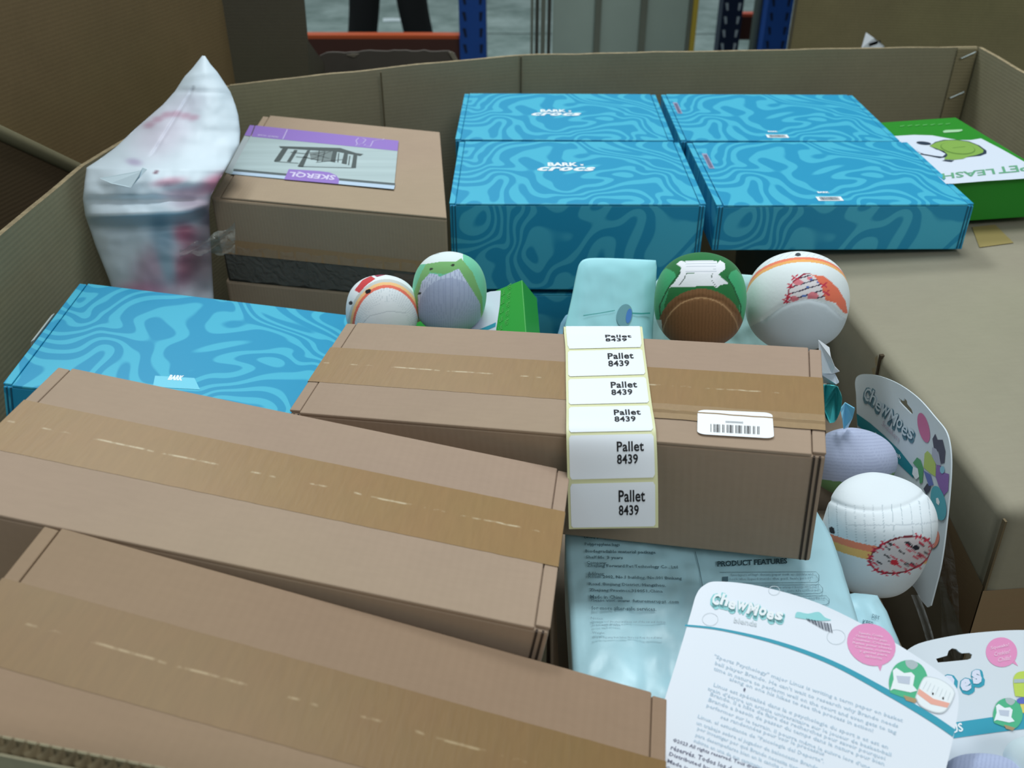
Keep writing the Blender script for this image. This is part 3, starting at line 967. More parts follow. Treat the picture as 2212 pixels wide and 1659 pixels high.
# tape on top (beside the green box), on the left side and the front
mb = MB(); P = Prints(Frame(MBG), 0.0006)
P.poly('tape_patch', plain('tape_patch_ink', (160, 142, 92), 0.4), [(2100, 489), (2150, 484), (2190, 523), (2116, 533)], -0.0015)
P.done(bg)
def quad_part(nm, mat, pts, parent, Mw=None):
    mb = MB(); mb.add(pts, [tuple(range(len(pts)))], [(0.3 * i, 0.5 * (i % 2)) for i in range(len(pts))]); return mb.build(nm, mat, parent, Mw)
m_tp3 = tape_mat('side_tape', (150, 126, 98), seam_amt=0)
quad_part('packing_tape', m_tp3, [(-a - 0.0008, -b_ + 0.0, -0.17), (-a - 0.0008, -b_ + 0.0, -0.095), (-a - 0.0008, -b_ + 0.17, -0.055), (-a - 0.0008, -b_ + 0.17, -0.11)], bg)
quad_part('packing_tape', m_tp3, [(-a + 0.0, -b_ - 0.0008, -0.17), (a, -b_ - 0.0008, -0.17), (a, -b_ - 0.0008, -0.105), (-a, -b_ - 0.0008, -0.10)], bg)
rows = []
for i in range(10):
    rw = []
    for j in range(8):
        y_ = -b_ + 0.135 * (1 - i / 9) ; z_ = -0.03 - 0.17 * (i / 9) - 0.03 * j / 7
        rw.append((-a - 0.003 - 0.003 * math.sin(i + j * 1.7), y_ + 0.03 * j / 7 - 0.02, z_))
    rows.append(rw)
film('loose_film', bg, None, rows, film_mat('side_film', 0.2, 0.14))

# ================================================================== green leash box
MG = pose((0.6615, 1.402, 0.998), (-2.4, -3.6, 1.65))
gb = empty('leash_box', MG, 'green and white printed box of a pet leash, beside the right wall', 'box')
a, b_ = 0.079, 0.152
m_green = plain('green_print', (40, 140, 42), 0.4, var=0.04)
m_green_pale = plain('pale_green_ink', (92, 178, 92), 0.45)
MB().box(-a, a, -b_, b_, -0.062, 0).build('body', m_green, gb, bevel=0.001)
P = Prints(Frame(MG), 0.0004)
m_wh2 = plain('card_white', (216, 224, 238), 0.45)
def C(sx, sy, pts): return [(1920 + x / 6.38, 240 + y / 6.38) for x, y in pts]
P.poly('white_print', m_wh2, C(0, 0, [(-100, 350), (100, 345), (350, 330), (600, 338), (850, 385), (960, 402), (1130, 402), (1270, 380), (1560, 530), (1863, 700), (2100, 835), (2250, 905), (1700, 945), (1330, 968), (905, 1003), (600, 1010), (100, 1030), (-100, 700)]))
m_navyink = plain('navy_ink', (40, 56, 76), 0.5)
P.poly('printed_outline', m_navyink, C(0, 0, [(560, 485), (640, 430), (760, 400), (930, 400), (1100, 420), (1250, 480), (1345, 550), (1345, 590), (1260, 622), (1130, 635), (1000, 650), (900, 660), (700, 560)]), 0.0003)
m_lime = plain('lime_ink', (132, 172, 80), 0.5)
P.poly('printed_leash', m_lime, C(0, 0, [(560, 490), (650, 440), (770, 412), (930, 408), (1090, 430), (1220, 480), (1305, 545), (1295, 580), (1200, 615), (1090, 635), (1020, 665), (900, 678), (760, 672), (800, 600), (760, 560)]), 0.0005)
P.ell('printed_outline', m_navyink, (1920 + 480 / 6.38, 240 + 448 / 6.38), 16, 3.6, 6, 0.0004)
P.poly('printed_outline', m_navyink, C(0, 0, [(420, 600), (560, 625), (700, 655), (790, 640), (810, 610), (760, 580), (600, 560)]), 0.0006)
P.poly('printed_handle', m_wh2, C(0, 0, [(380, 520), (560, 522), (690, 550), (780, 600), (740, 638), (640, 628), (480, 600), (400, 570)]), 0.0008)
P.poly('printed_outline', m_navyink, C(0, 0, [(730, 690), (780, 678), (900, 685), (860, 708)]), 0.0004)
P.ell('printed_ring', plain('olive_ink', (96, 136, 60), 0.5), (1920 + 950 / 6.38, 240 + 520 / 6.38), 38, 13.0, 7, 0.0006)
P.ell('printed_leash', m_lime, (1920 + 950 / 6.38, 240 + 516 / 6.38), 36, 12.0, 7, 0.0008)
P.line('printed_ring', plain('olive_ink', (96, 136, 60), 0.5), C(0, 0, [(880, 518), (1050, 500)]), 1.8, 0.0010)
m_tgreen = plain('teal_green_ink', (104, 168, 132), 0.5)
P.text('printed_lettering', m_tgreen, 'LEASH', (2146, 365), (2034, 376), (2150, 377), 0.0004, bold=0.02)
P.text('printed_lettering', m_tgreen, 'PET', (2218, 356), (2153, 362), (2224, 370), 0.0004, bold=0.02)
P.poly('white_tick', plain('white_tick_ink', (170, 214, 170), 0.5), C(0, 0, [(740, 285), (780, 268), (1010, 258), (1015, 275), (960, 292), (760, 305)]), 0.0004)
for k in range(7):
    x = 150 + k * 105
    P.poly('small_lettering', m_green_pale, C(0, 0, [(x, 210 - k * 5), (x + 70, 200 - k * 5), (x + 60, 212 - k * 5), (x + 5, 222 - k * 5)]), 0.0004)
P.done(gb)

# ================================================================== painted plush toys
def smooth_path(pts, n=8):
    out = []
    for i in range(len(pts) - 1):
        p0 = pts[max(i - 1, 0)]; p1 = pts[i]; p2 = pts[i + 1]; p3 = pts[min(i + 2, len(pts) - 1)]
        for k in range(n):
            t = k / n
            out.append(tuple(0.5 * ((2 * p1[a]) + (-p0[a] + p2[a]) * t + (2 * p0[a] - 5 * p1[a] + 4 * p2[a] - p3[a]) * t * t + (-p0[a] + 3 * p1[a] - 3 * p2[a] + p3[a]) * t ** 3) for a in (0, 1)))
    out.append(pts[-1])
    return out

def poly_mask(pts, x, y):
    ins = np.zeros(x.shape, bool); n = len(pts)
    for i in range(n):
        x1, y1 = pts[i]; x2, y2 = pts[(i + 1) % n]
        if y1 == y2: continue
        c = ((y1 > y) != (y2 > y)) & (x < (x2 - x1) * (y - y1) / (y2 - y1) + x1)
        ins ^= c
    return ins
def seg_mask(pts, x, y, w):
    m_ = np.zeros(x.shape, bool)
    for (x1, y1), (x2, y2) in zip(pts[:-1], pts[1:]):
        dx, dy = x2 - x1, y2 - y1; L2 = dx * dx + dy * dy + 1e-9
        t = np.clip(((x - x1) * dx + (y - y1) * dy) / L2, 0, 1)
        m_ |= (x - x1 - t * dx) ** 2 + (y - y1 - t * dy) ** 2 < (w / 2) ** 2
    return m_
def ell_mask(c, rx, ry, x, y, ang=0):
    a_ = math.radians(ang); dx, dy = x - c[0], y - c[1]
    u_, v_ = dx * math.cos(a_) + dy * math.sin(a_), -dx * math.sin(a_) + dy * math.cos(a_)
    return (u_ / rx) ** 2 + (v_ / ry) ** 2 < 1

def plush(name, parent_label, cpx, dist, rpx, paint, shape=(1, 1, 1), e1=1.0, e2=1.0, up=None, group=None, nu=240, nv=170, cat='plush toy', dent=None, seams=()):
    """soft toy: superellipsoid of revolution about its own axis. Its print is laid out in the toy's own
    face frame (x right, y up, z out of the face), scaled so that 1 unit = rpx photo pixels."""
    C_ = CAM + ray(*cpx) * dist            # dist = depth along the view axis
    zc = dist
    R = rpx * zc / F
    back = (CAM - C_).normalized()
    right = CR - back * CR.dot(back); right.normalize()
    upv = back.cross(right)
    Mface = Matrix((right, upv, back)).transposed()
    axis = Vector(up).normalized() if up is not None else upv
    ax_x = right - axis * right.dot(axis); ax_x.normalize()
    ax_y = axis.cross(ax_x)
    Max = Matrix((ax_x, ax_y, axis)).transposed()
    th = np.linspace(-PI / 2, PI / 2, nv); ph = np.linspace(0, 2 * PI, nu, endpoint=False)
    T, Ph = np.meshgrid(th, ph, indexing='ij')
    sp = lambda v, e: np.sign(v) * np.abs(v) ** e
    rr_ = (np.abs(np.cos(T)) ** (2 / e1) + np.abs(np.sin(T)) ** (2 / e1)) ** (-e1 / 2)
    X = rr_ * np.cos(T) * sp(np.cos(Ph), e2) * shape[0]
    Y = rr_ * np.cos(T) * sp(np.sin(Ph), e2) * shape[1]
    Zl = rr_ * np.sin(T) * shape[2]
    Pts = np.stack([X, Y, Zl], -1).reshape(-1, 3)
    A = np.array(Max.transposed() @ Mface) if False else np.array((Mface.transposed() @ Max))
    L3 = Pts @ A.T                          # coordinates in the face frame, units of R
    nz = np.array([mnoise.noise(Vector(p * 1.8 + 5)) for p in L3]) * 0.016
    L3 = L3 * (1 + nz[:, None])
    px_, py_ = cpx[0] + L3[:, 0] * rpx, cpx[1] - L3[:, 1] * rpx
    for pts, w, dpt in seams:              # stitched grooves
        m_ = np.zeros(len(L3))
        for (x1, y1), (x2, y2) in zip(pts[:-1], pts[1:]):
            dx, dy = x2 - x1, y2 - y1
            t = np.clip(((px_ - x1) * dx + (py_ - y1) * dy) / (dx * dx + dy * dy), 0, 1)
            d_ = np.sqrt((px_ - x1 - t * dx) ** 2 + (py_ - y1 - t * dy) ** 2)
            m_ = np.maximum(m_, np.exp(-(d_ / w) ** 2))
        m_[L3[:, 2] < 0] = 0
        L3 = L3 * (1 - m_[:, None] * dpt)
    col = paint(px_, py_, L3)
    cl = np.array(col, float) / 255
    cl = np.where(cl <= 0.04045, cl / 12.92, ((cl + 0.055) / 1.055) ** 2.4)
    V = L3 * R
    idx = np.arange(nv * nu).reshape(nv, nu)
    q = np.stack([idx[:-1], np.roll(idx[:-1], -1, 1), np.roll(idx[1:], -1, 1), idx[1:]], -1).reshape(-1, 4)
    me = bpy.data.meshes.new(name)
    me.from_pydata(V.tolist(), [], q.tolist())
    at = me.color_attributes.new('Col', 'FLOAT_COLOR', 'POINT')
    buf = np.ones((len(V), 4), np.float32); buf[:, :3] = cl
    at.data.foreach_set('color', buf.ravel())
    me.polygons.foreach_set('use_smooth', [True] * len(me.polygons))
    me.materials.append(m_plush)
    o = bpy.data.objects.new(name, me)
    Mw = Mface.to_4x4(); Mw.translation = C_
    link(o, None, Mw)
    return tag(o, parent_label, cat, group)
def fill(n, c): return np.tile(np.array(c, float), (n, 1))

# white toy with the coral patch (back right)
def paint_egg(x, y, L3):
    c = fill(len(x), (232, 240, 242))
    a_ = np.array((-0.1, 0.75, -0.65)); a_ /= np.linalg.norm(a_)
    d = (L3 / np.linalg.norm(L3, axis=1)[:, None]) @ a_
    ribs = (d > 0.30) & (np.abs(((x - 1722) / 13.0 + 0.08 * (y - 560)) % 1 - .5) > 0.44)
    c[ribs] = (206, 216, 220)
    c[(d > 0.20) & (d < 0.285)] = (240, 132, 100)
    c[(d > 0.115) & (d < 0.20)] = (242, 178, 104)
    f = L3[:, 2] > 0
    cres = poly_mask([(1748, 596), (1775, 600), (1800, 622), (1818, 650), (1824, 676), (1815, 675), (1798, 655), (1776, 648), (1770, 620)], x, y) & f
    c[cres] = (240, 122, 92)
    pt = poly_mask([(1705, 655), (1707, 625), (1718, 607), (1738, 595), (1755, 600), (1770, 622), (1777, 648), (1740, 645)], x, y) & f
    c[pt] = (232, 226, 228)
    ang = y + 0.32 * (x - 1740)
    c[pt & ((ang % 13) < 2.6)] = (74, 66, 84)
    pink = pt & (ell_mask((1722, 612), 10, 6, x, y) | ell_mask((1752, 640), 11, 8, x, y) | ell_mask((1716, 646), 8, 6, x, y) | ell_mask((1745, 604), 5, 4, x, y))
    c[pink] = (226, 130, 140)
    for q in ((1748, 606), (1742, 622), (1735, 640), (1762, 612)):
        c[pt & ell_mask(q, 3.4, 2.6, x, y)] = (84, 120, 190)
    c[seg_mask([(1702, 655), (1704, 630), (1714, 609), (1733, 595), (1745, 594)], x, y, 3.0) & f] = (156, 40, 66)
    for q in ((1704, 640), (1708, 618), (1716, 602), (1773, 618), (1778, 634), (1700, 650)):
        c[(seg_mask([(q[0] - 6, q[1] - 3), (q[0] + 6, q[1] + 4)], x, y, 3.4) | seg_mask([(q[0] - 5, q[1] + 5), (q[0] + 5, q[1] - 5)], x, y, 2.6)) & f] = (206, 60, 84)
    low = poly_mask([(1600, 720), (1655, 690), (1690, 662), (1712, 652), (1745, 646), (1780, 655), (1812, 682), (1840, 700), (1840, 800), (1600, 800)], x, y) & f
    c[low] = (206, 216, 222)
    c[ell_mask((1721, 553), 6, 4, x, y)] = (60, 66, 72)
    return c
egg = plush('plush_toy', 'round white plush toy with coral bands and orange crescent, at back right', (1721, 652), 1.015, 108, paint_egg, (1.0, 1.0, 1.0), 0.92, 1.0,
            seams=[([(1655, 690), (1690, 662), (1712, 652), (1745, 646), (1780, 655), (1812, 682)], 5, 0.02)])

# green toy with brown ribbed sole
def paint_sole(x, y, L3):
    c = fill(len(x), (62, 168, 112))
    f = L3[:, 2] > -0.3
    dk = poly_mask([(1440, 700), (1430, 655), (1446, 610), (1462, 585), (1478, 560), (1510, 545), (1545, 556), (1570, 570), (1580, 600), (1598, 640), (1600, 700)], x, y) & f
    c[dk] = (40, 116, 62)
    c[f & (y < 600)] = (40, 116, 62)
    lt = poly_mask([(1405, 612), (1424, 590), (1440, 580), (1458, 590), (1462, 600), (1448, 624), (1438, 660), (1437, 705), (1405, 705)], x, y) | poly_mask([(1568, 604), (1574, 590), (1586, 584), (1602, 600), (1620, 660), (1615, 705), (1596, 700), (1592, 655), (1582, 625)], x, y)
    c[lt & f] = (64, 170, 114)
    w = poly_mask([(1462, 572), (1470, 565), (1478, 567), (1482, 572), (1480, 566), (1545, 566), (1546, 572), (1552, 565), (1562, 572), (1562, 584), (1550, 594), (1544, 606), (1552, 617), (1546, 624), (1536, 617), (1534, 604), (1538, 594), (1484, 592), (1480, 604), (1472, 617), (1452, 622), (1462, 606), (1470, 594), (1472, 580)], x, y) & f
    tongue = poly_mask([(1476, 594), (1546, 594), (1570, 614), (1545, 619), (1466, 621), (1448, 622)], x, y) & f
    c[tongue] = (236, 240, 244)
    c[w] = (240, 242, 248)
    c[w & ((y % 5.5) < 1.2) & (y < 592) & (x > 1482) & (x < 1544)] = (196, 202, 212)
    for pl in ([(1484, 592), (1478, 606), (1468, 618)], [(1536, 594), (1534, 606), (1544, 620)]):
        c[seg_mask(pl, x, y, 1.6) & f] = (70, 90, 80)
    c[seg_mask([(1430, 690), (1428, 660), (1445, 625), (1470, 590)], x, y, 3) & f] = (32, 92, 52)
    c[seg_mask([(1596, 690), (1596, 660), (1580, 622), (1566, 600)], x, y, 3) & f] = (32, 92, 52)
    sole = ell_mask((1514, 725), 93, 100, x, y) & f
    c[sole] = (134, 96, 62)
    c[sole & (np.sin(x * 0.9) > 0.5)] = (124, 88, 56)
    inn = ell_mask((1514, 738), 84, 96, x, y) & f
    c[inn & ~ell_mask((1514, 741), 82, 96, x, y)] = (176, 138, 98)
    under = y > 735
    c[f & (x < 1432) & (y > 690)] = (206, 216, 214)
    return c
sole = plush('plush_toy', 'green sneaker plush toy with white laces and brown ribbed sole', (1512, 650), 1.0, 98, paint_sole, (1.0, 0.9, 1.06), 0.9, 1.0,
             seams=[([(1430, 720), (1440, 680), (1470, 650), (1514, 641), (1558, 650), (1590, 680), (1600, 720)], 4, 0.015)])

# green and lilac toy (left pair)
def paint_lilac(x, y, L3):
    c = fill(len(x), (108, 196, 158))
    f = L3[:, 2] > -0.4
    c[f & (y < 572)] = (226, 238, 238)
    right = poly_mask([(1000, 548), (1035, 560), (1062, 630), (1060, 690), (1046, 690), (1032, 640), (1016, 600), (1000, 575)], x, y) & f
    gm = poly_mask([(912, 590), (922, 572), (950, 568), (985, 567), (996, 560), (1020, 590), (1040, 640), (1044, 700), (1030, 720), (1020, 640), (990, 585), (960, 594), (930, 590), (918, 625), (908, 680), (905, 720), (890, 680), (896, 630)], x, y) & f
    c[gm] = (122, 178, 112)
    c[right & ~gm] = (118, 206, 168)
    lil = poly_mask([(904, 640), (914, 608), (930, 592), (946, 594), (950, 600), (970, 592), (990, 582), (1004, 604), (1018, 626), (1036, 655), (1038, 690), (1024, 718), (980, 730), (920, 725), (905, 700)], x, y) & f
    c[lil] = (196, 208, 232)
    core = ell_mask((972, 668), 66, 66, x, y) & lil
    c[core] = (172, 184, 212)
    c[lil & (np.sin(x * 1.3) > 0.75)] = (160, 172, 202)
    for q in ((933, 583), (978, 575), (908, 634)):
        c[ell_mask(q, 4, 2.6, x, y, -20) & f] = (52, 60, 50)
    c[seg_mask([(905, 566), (930, 552), (950, 549)], x, y, 1.2) & f] = (150, 160, 160)
    return c
lil = plush('plush_toy', 'green plush toy with lilac ribbed face, second from left behind middle carton', (971, 633), 1.03, 82, paint_lilac, (0.98, 0.95, 1.08), 0.9, 1.0)

def paint_small(x, y, L3):
    c = fill(len(x), (232, 238, 242))
    f = L3[:, 2] > -0.4
    x0 = x - 822
    yc = y + 0.0011 * -(x - 838) ** 2 * -1
    d = np.sqrt(((x - 836) / 1.0) ** 2 + ((y - 712) / 1.28) ** 2)
    ribs = (d > 46) & (d < 69) & (np.abs((np.arctan2(y - 712, x - 836) * 14) % 1 - .5) > 0.42)
    c[ribs] = (205, 214, 220)
    c[(d > 69) & (d < 74) & f] = (236, 118, 96)
    c[(d > 74) & (d < 79) & f] = (244, 196, 136)
    c[(d > 79) & (d < 84) & f] = (200, 204, 200)
    c[poly_mask([(768, 628), (785, 606), (803, 597), (812, 604), (795, 616), (778, 634)], x, y) & f] = (206, 66, 70)
    c[poly_mask([(806, 593), (826, 590), (836, 594), (815, 600)], x, y) & f] = (150, 60, 84)
    c[seg_mask([(782, 700), (800, 682), (840, 672), (875, 676)], x, y, 1.4) & f] = (196, 204, 210)
    c[ell_mask((797, 631), 6.5, 4.5, x, y, -25) & f] = (24, 24, 28)
    c[ell_mask((760, 655), 4.5, 4, x, y, -50) & f] = (30, 30, 34)
    return c
sm = plush('plush_toy', 'small white plush toy with orange bands and black eye, leftmost behind middle carton', (826, 672), 1.02, 78, paint_small, (1.0, 0.9, 1.0), 0.9, 1.0)

# white barrel toy at the lower right
def paint_barrel(x, y, L3):
    c = fill(len(x), (226, 234, 240))
    f = L3[:, 2] > -0.35
    band_y = 1144 + 0.44 * (x - 1780) - 0.0012 * (x - 1780) ** 2
    top_edge = 1088 + 26 * np.sqrt(np.clip(1 - ((x - 1892) / 112.0) ** 2, 0, 1)) - 20
    ver = (np.abs(((x - 1800) / 18.0) % 1 - .5) > 0.465) & (y > top_edge) & (y < band_y + 6) & f
    c[ver] = (186, 198, 206)
    c[(np.abs(y - (1128 + 8 * np.sqrt(np.clip(1 - ((x - 1892) / 112.0) ** 2, 0, 1)))) < 1.2) & f & (x > 1840)] = (196, 206, 214)
    c[(y > band_y) & (y < band_y + 14) & f] = (240, 138, 106)
    c[(y > band_y + 14) & (y < band_y + 31) & f] = (240, 188, 112)
    pt = ell_mask((1938, 1196), 62, 34, x, y, -18) & f
    c[pt] = (214, 204, 206)
    rim_ = ell_mask((1938, 1196), 64, 36, x, y, -18) & ~ell_mask((1938, 1196), 60.5, 32.5, x, y, -18) & f
    rnd = random.Random(3)
    for k in range(40):
        cx_, cy_ = 1938 + rnd.uniform(-52, 52), 1196 + rnd.uniform(-26, 26)
        m_ = seg_mask([(cx_ - 4, cy_ - 3), (cx_ + 4, cy_ + 3)], x, y, 3.0) & pt
        c[m_] = (206, 62, 84) if k % 2 else (52, 50, 58)
    c[ell_mask((1924, 1211), 8, 6, x, y) & pt] = (204, 44, 60)
    c[ell_mask((1967, 1181), 7, 5.5, x, y) & pt] = (34, 34, 44)
    c[rim_] = (120, 40, 52)
    for k in range(16):
        a_ = 2 * PI * k / 16
        qx = 1938 + 62 * math.cos(a_) * math.cos(-.31) - 35 * math.sin(a_) * math.sin(-.31)
        qy = 1196 + 62 * math.cos(a_) * math.sin(-.31) + 35 * math.sin(a_) * math.cos(-.31)
        if k in (12, 13): continue
        c[(seg_mask([(qx - 5, qy - 6), (qx + 5, qy + 6)], x, y, 2.8) | seg_mask([(qx - 6, qy + 3), (qx + 6, qy - 3)], x, y, 2.8)) & f] = (206, 52, 76)
    c[ell_mask((1806, 1146), 5.6, 8, x, y, -20) & f] = (26, 26, 34)
    return c
barrel = plush('plush_toy', 'white barrel plush toy with stitched red patch, before the upright card', (1892, 1155), 0.835, 112, paint_barrel, (1.0, 1.0, 1.05), 0.55, 1.0, up=(0.03, -0.06, 1),
                seams=[(smooth_path([(1782, 1058), (1800, 1078), (1840, 1098), (1895, 1106), (1950, 1096), (1988, 1074), (2002, 1050)], 3), 5, 0.022)])

def paint_grey(x, y, L3):
    c = fill(len(x), (176, 184, 210))
    f = L3[:, 2] > -0.4
    c[(np.sin(y * 0.9 + 0.02 * (x - 1850) ** 2 * 0.05) > 0.7)] = (164, 172, 200)
    c[(y > 1038 + 0.1 * (1850 - x) - 0.002 * (x - 1850) ** 2) & f] = (110, 150, 96)
    return c
grey = plush('plush_toy', 'lilac ribbed plush toy behind the white barrel toy', (1842, 1000), 0.94, 88, paint_grey, (1.0, 0.75, 0.85), 0.75, 1.0, up=(0, -0.3, 1), nu=160, nv=100)
barrel_grp = None

def paint_grey2(x, y, L3):
    c = fill(len(x), (172, 182, 212))
    c[np.sin(x * 0.75 + y * 0.25) > 0.6] = (160, 170, 202)
    return c
g2 = plush('plush_toy', 'lilac grey ribbed plush toy at the bottom right corner of the photo', (2128, 1712), 0.60, 88, paint_grey2, (1.0, 0.7, 0.9), 0.8, 1.0, nu=160, nv=100)
def paint_w2(x, y, L3):
    c = fill(len(x), (206, 222, 228))
    return c
g3 = plush('plush_toy', 'pale white plush toy at the extreme bottom right', (2250, 1668), 0.60, 74, paint_w2, (1.0, 0.8, 1.0), 0.8, 1.0, nu=120, nv=80)

# ================================================================== printed hang cards
def card(name, M_, outline_px, label, t=0.0012, holes=(), mat=None):
    """stiff card: outline in its own plane with real thickness; holes bridged by bmesh triangle fill"""
    fr = Frame(M_)
    r = empty(name, M_, label, 'card')
    bm = bmesh.new()
    loops = []
    for pts in [outline_px] + list(holes):
        vs = [bm.verts.new((*fr.px(*p), 0)) for p in pts]
        es = [bm.edges.new((vs[i], vs[(i + 1) % len(vs)])) for i in range(len(vs))]
        loops += es
    bmesh.ops.triangle_fill(bm, use_beauty=True, use_dissolve=False, edges=loops)
    for f_ in bm.faces:
        f_.normal_update()
        if f_.normal.z < 0: f_.normal_flip()
    ext = bmesh.ops.extrude_face_region(bm, geom=bm.faces[:])
    for v in [g_ for g_ in ext['geom'] if isinstance(g_, bmesh.types.BMVert)]: v.co.z -= t
    bmesh.ops.recalc_face_normals(bm, faces=bm.faces[:])
    me = bpy.data.meshes.new('card_sheet'); bm.to_mesh(me); bm.free()
    me.materials.append(mat or m_paper)
    link(bpy.data.objects.new('card_sheet', me), r)
    return r, fr
m_teal = plain('teal_ink', (60, 160, 184), 0.45)
m_teal_soft = plain('soft_teal_ink', (150, 214, 218), 0.45)
m_pink = plain('pink_ink', (232, 150, 196), 0.45)
m_pinkt = plain('pale_pink_ink', (244, 206, 230), 0.45)
m_txt = plain('pale_grey_ink', (186, 206, 222), 0.5)
m_txt2 = plain('faded_black_ink', (112, 114, 136), 0.5)
m_cardw = plain('glossy_card', (232, 238, 248), 0.35, spec=0.5)
m_cgreen = plain('plush_green_ink', (84, 184, 140), 0.5)
m_ccoral = plain('plush_coral_ink', (240, 176, 160), 0.5)
m_faint = plain('faint_grey_ink', (208, 216, 222), 0.5)

def wobble_text(P, name, mat, word, bl, br, tl, dz, bold, jump=0.10, grow=0.0):
    """bouncing logo letters, placed one by one along the baseline"""
    n = len(word); B, R_, T = Vector(bl), Vector(br), Vector(tl)
    wts = [1.35 if ch in 'MWw' else (0.55 if ch in 'li' else 1.0) for ch in word]
    tot = sum(wts); s = 0
    for i, ch in enumerate(word):
        a0 = s / tot; a1 = (s + wts[i] * 0.93) / tot; s += wts[i]
        up = T - B
        off = up * (jump * (1 if i % 2 else -0.4))
        hgt = 1.0 if ch.isupper() or ch in 'hdl' else 0.74
        b0 = B + (R_ - B) * a0 + off - up * grow; b1 = B + (R_ - B) * a1 + off - up * grow
        t0 = b0 + up * hgt
        P.text(name, mat, ch, tuple(b0), tuple(b1), tuple(t0), dz, bold=bold)

# --- card 1: back of a pack, lying in front
dirx = ray(1760, 1400)
o1 = at_z(1500, 1290, 0.990)
M1 = plane_pose(o1, (1, 0, 0), (0.0, -0.36, 1.0))
top1 = smooth_path([(1436, 1510), (1470, 1400), (1492, 1325), (1504, 1285), (1520, 1265), (1550, 1256), (1640, 1266), (1760, 1300), (1870, 1352), (1960, 1405), (2030, 1452), (2062, 1480), (2071, 1510), (2064, 1570), (2044, 1659), (2010, 1790)], 6)
c1, f1 = card('hang_card', M1, top1 + [(1350, 1790)], 'white printed hang card seen from its text side, lying at front right')
bpy.data.objects[c1.children[0].name].data.materials[0] = m_cardw
P = Prints(f1, 0.0003)
arc_hi = smooth_path([(1480, 1349), (1560, 1358), (1680, 1385), (1800, 1428), (1920, 1490), (2010, 1541), (2063, 1576)], 6)
arc_lo = smooth_path([(1479, 1353), (1560, 1363), (1680, 1393), (1800, 1439), (1920, 1505), (2005, 1556), (2058, 1592)], 6)
P.poly('teal_stripe', m_teal, arc_hi + arc_lo[::-1])
wobble_text(P, 'logo_outline', m_teal_soft, 'ChewMoes', (1531, 1307), (1692, 1350), (1540, 1276), 0.0, 0.10, grow=0.06)
wobble_text(P, 'logo_outline', m_teal_soft, 'ChewMoes', (1535, 1311), (1692, 1353), (1544, 1280), 0.0, 0.09, grow=0.06)
wobble_text(P, 'logo_lettering', m_white, 'ChewMoes', (1535, 1304), (1688, 1345), (1543, 1280), 0.0005, 0.04)
P.text('faint_lettering', m_faint, 'blends', (1584, 1345), (1634, 1354), (1586, 1334), 0.0002, bold=0.02)
P.poly('barcode_patch', m_teal_soft, smooth_path([(1717, 1334), (1722, 1322), (1745, 1326), (1768, 1322), (1782, 1334), (1795, 1340), (1760, 1341), (1717, 1334)], 3))
for k in range(16):
    x = 1741 + k * 3.4; y0 = 1336 + k * 0.75
    w = (1.4, 2.2, 0.9, 1.9)[k % 4]; h = min(14 + 0.4 * k, 6 + 1.2 * k)
    P.poly('barcode', plain('barcode_ink', (72, 78, 96), 0.5), [(x, y0), (x + w, y0 + .3), (x + w + 4, y0 + h), (x + 4, y0 + h - .3)], 0.0002)
def bubble(P, c, rx, ry, ang, tail, dz=0):
    P.ell('speech_bubble', m_pink, c, rx, ry, ang, dz)
    P.poly('speech_bubble', m_pink, tail, dz - 0.00005)
bubble(P, (1882, 1393), 54, 44, 25, [(1893, 1430), (1901, 1450), (1909, 1428)])
for k in range(7):
    w = (26, 34, 40, 42, 38, 30, 18)[k]; cy_ = 1369 + k * 8; cx_ = 1880 + k * 1.0
    body = ('Squeaky, Crinkle', 'Chillin! fun for pups', 'Couineur, Croquant', 'Relax pour chiots', 'Chirriante, crujiente', 'y genial para', 'cachorros')[k]
    P.text('bubble_lettering', m_pinkt, body, (cx_ - w, cy_ - w * .17 + 6), (cx_ + w, cy_ + w * .17 + 6), (cx_ - w + 1, cy_ - w * .17), 0.0003, bold=0.015)
# the two little printed toys
def mini_sneaker(P, x, y, s, dz=0.0002):
    q = lambda pts: [(x + a * s, y + b_ * s) for a, b_ in pts]
    P.poly('printed_toy_green', m_cgreen, q(smooth_path([(-42, 30), (-44, 0), (-30, -32), (0, -44), (30, -32), (44, -2), (40, 26), (20, 48), (-10, 42), (-42, 30)], 4)), dz)
    P.poly('printed_toy_grey', plain('toy_grey_ink', (176, 190, 194), 0.5), q(smooth_path([(-8, -42), (8, -44), (22, -34), (10, -22), (-4, -30), (-8, -42)], 3)), dz + .0001)
    P.poly('printed_toy_white', m_white, q([(-36, -20), (-28, -26), (-10, -14), (6, -16), (14, -8), (10, 14), (20, 26), (4, 30), (-34, 22), (-42, 26), (-34, 0)]), dz + .0002)
    P.poly('printed_toy_lilac', plain('toy_lilac_ink', (196, 204, 220), 0.5), q([(-28, -8), (4, -6), (2, 12), (-24, 8)]), dz + .0003)
    P.poly('printed_toy_brown', plain('toy_brown_ink', (176, 150, 112), 0.5), q([(-12, 36), (22, 46), (14, 54), (-6, 48)]), dz + .0001)
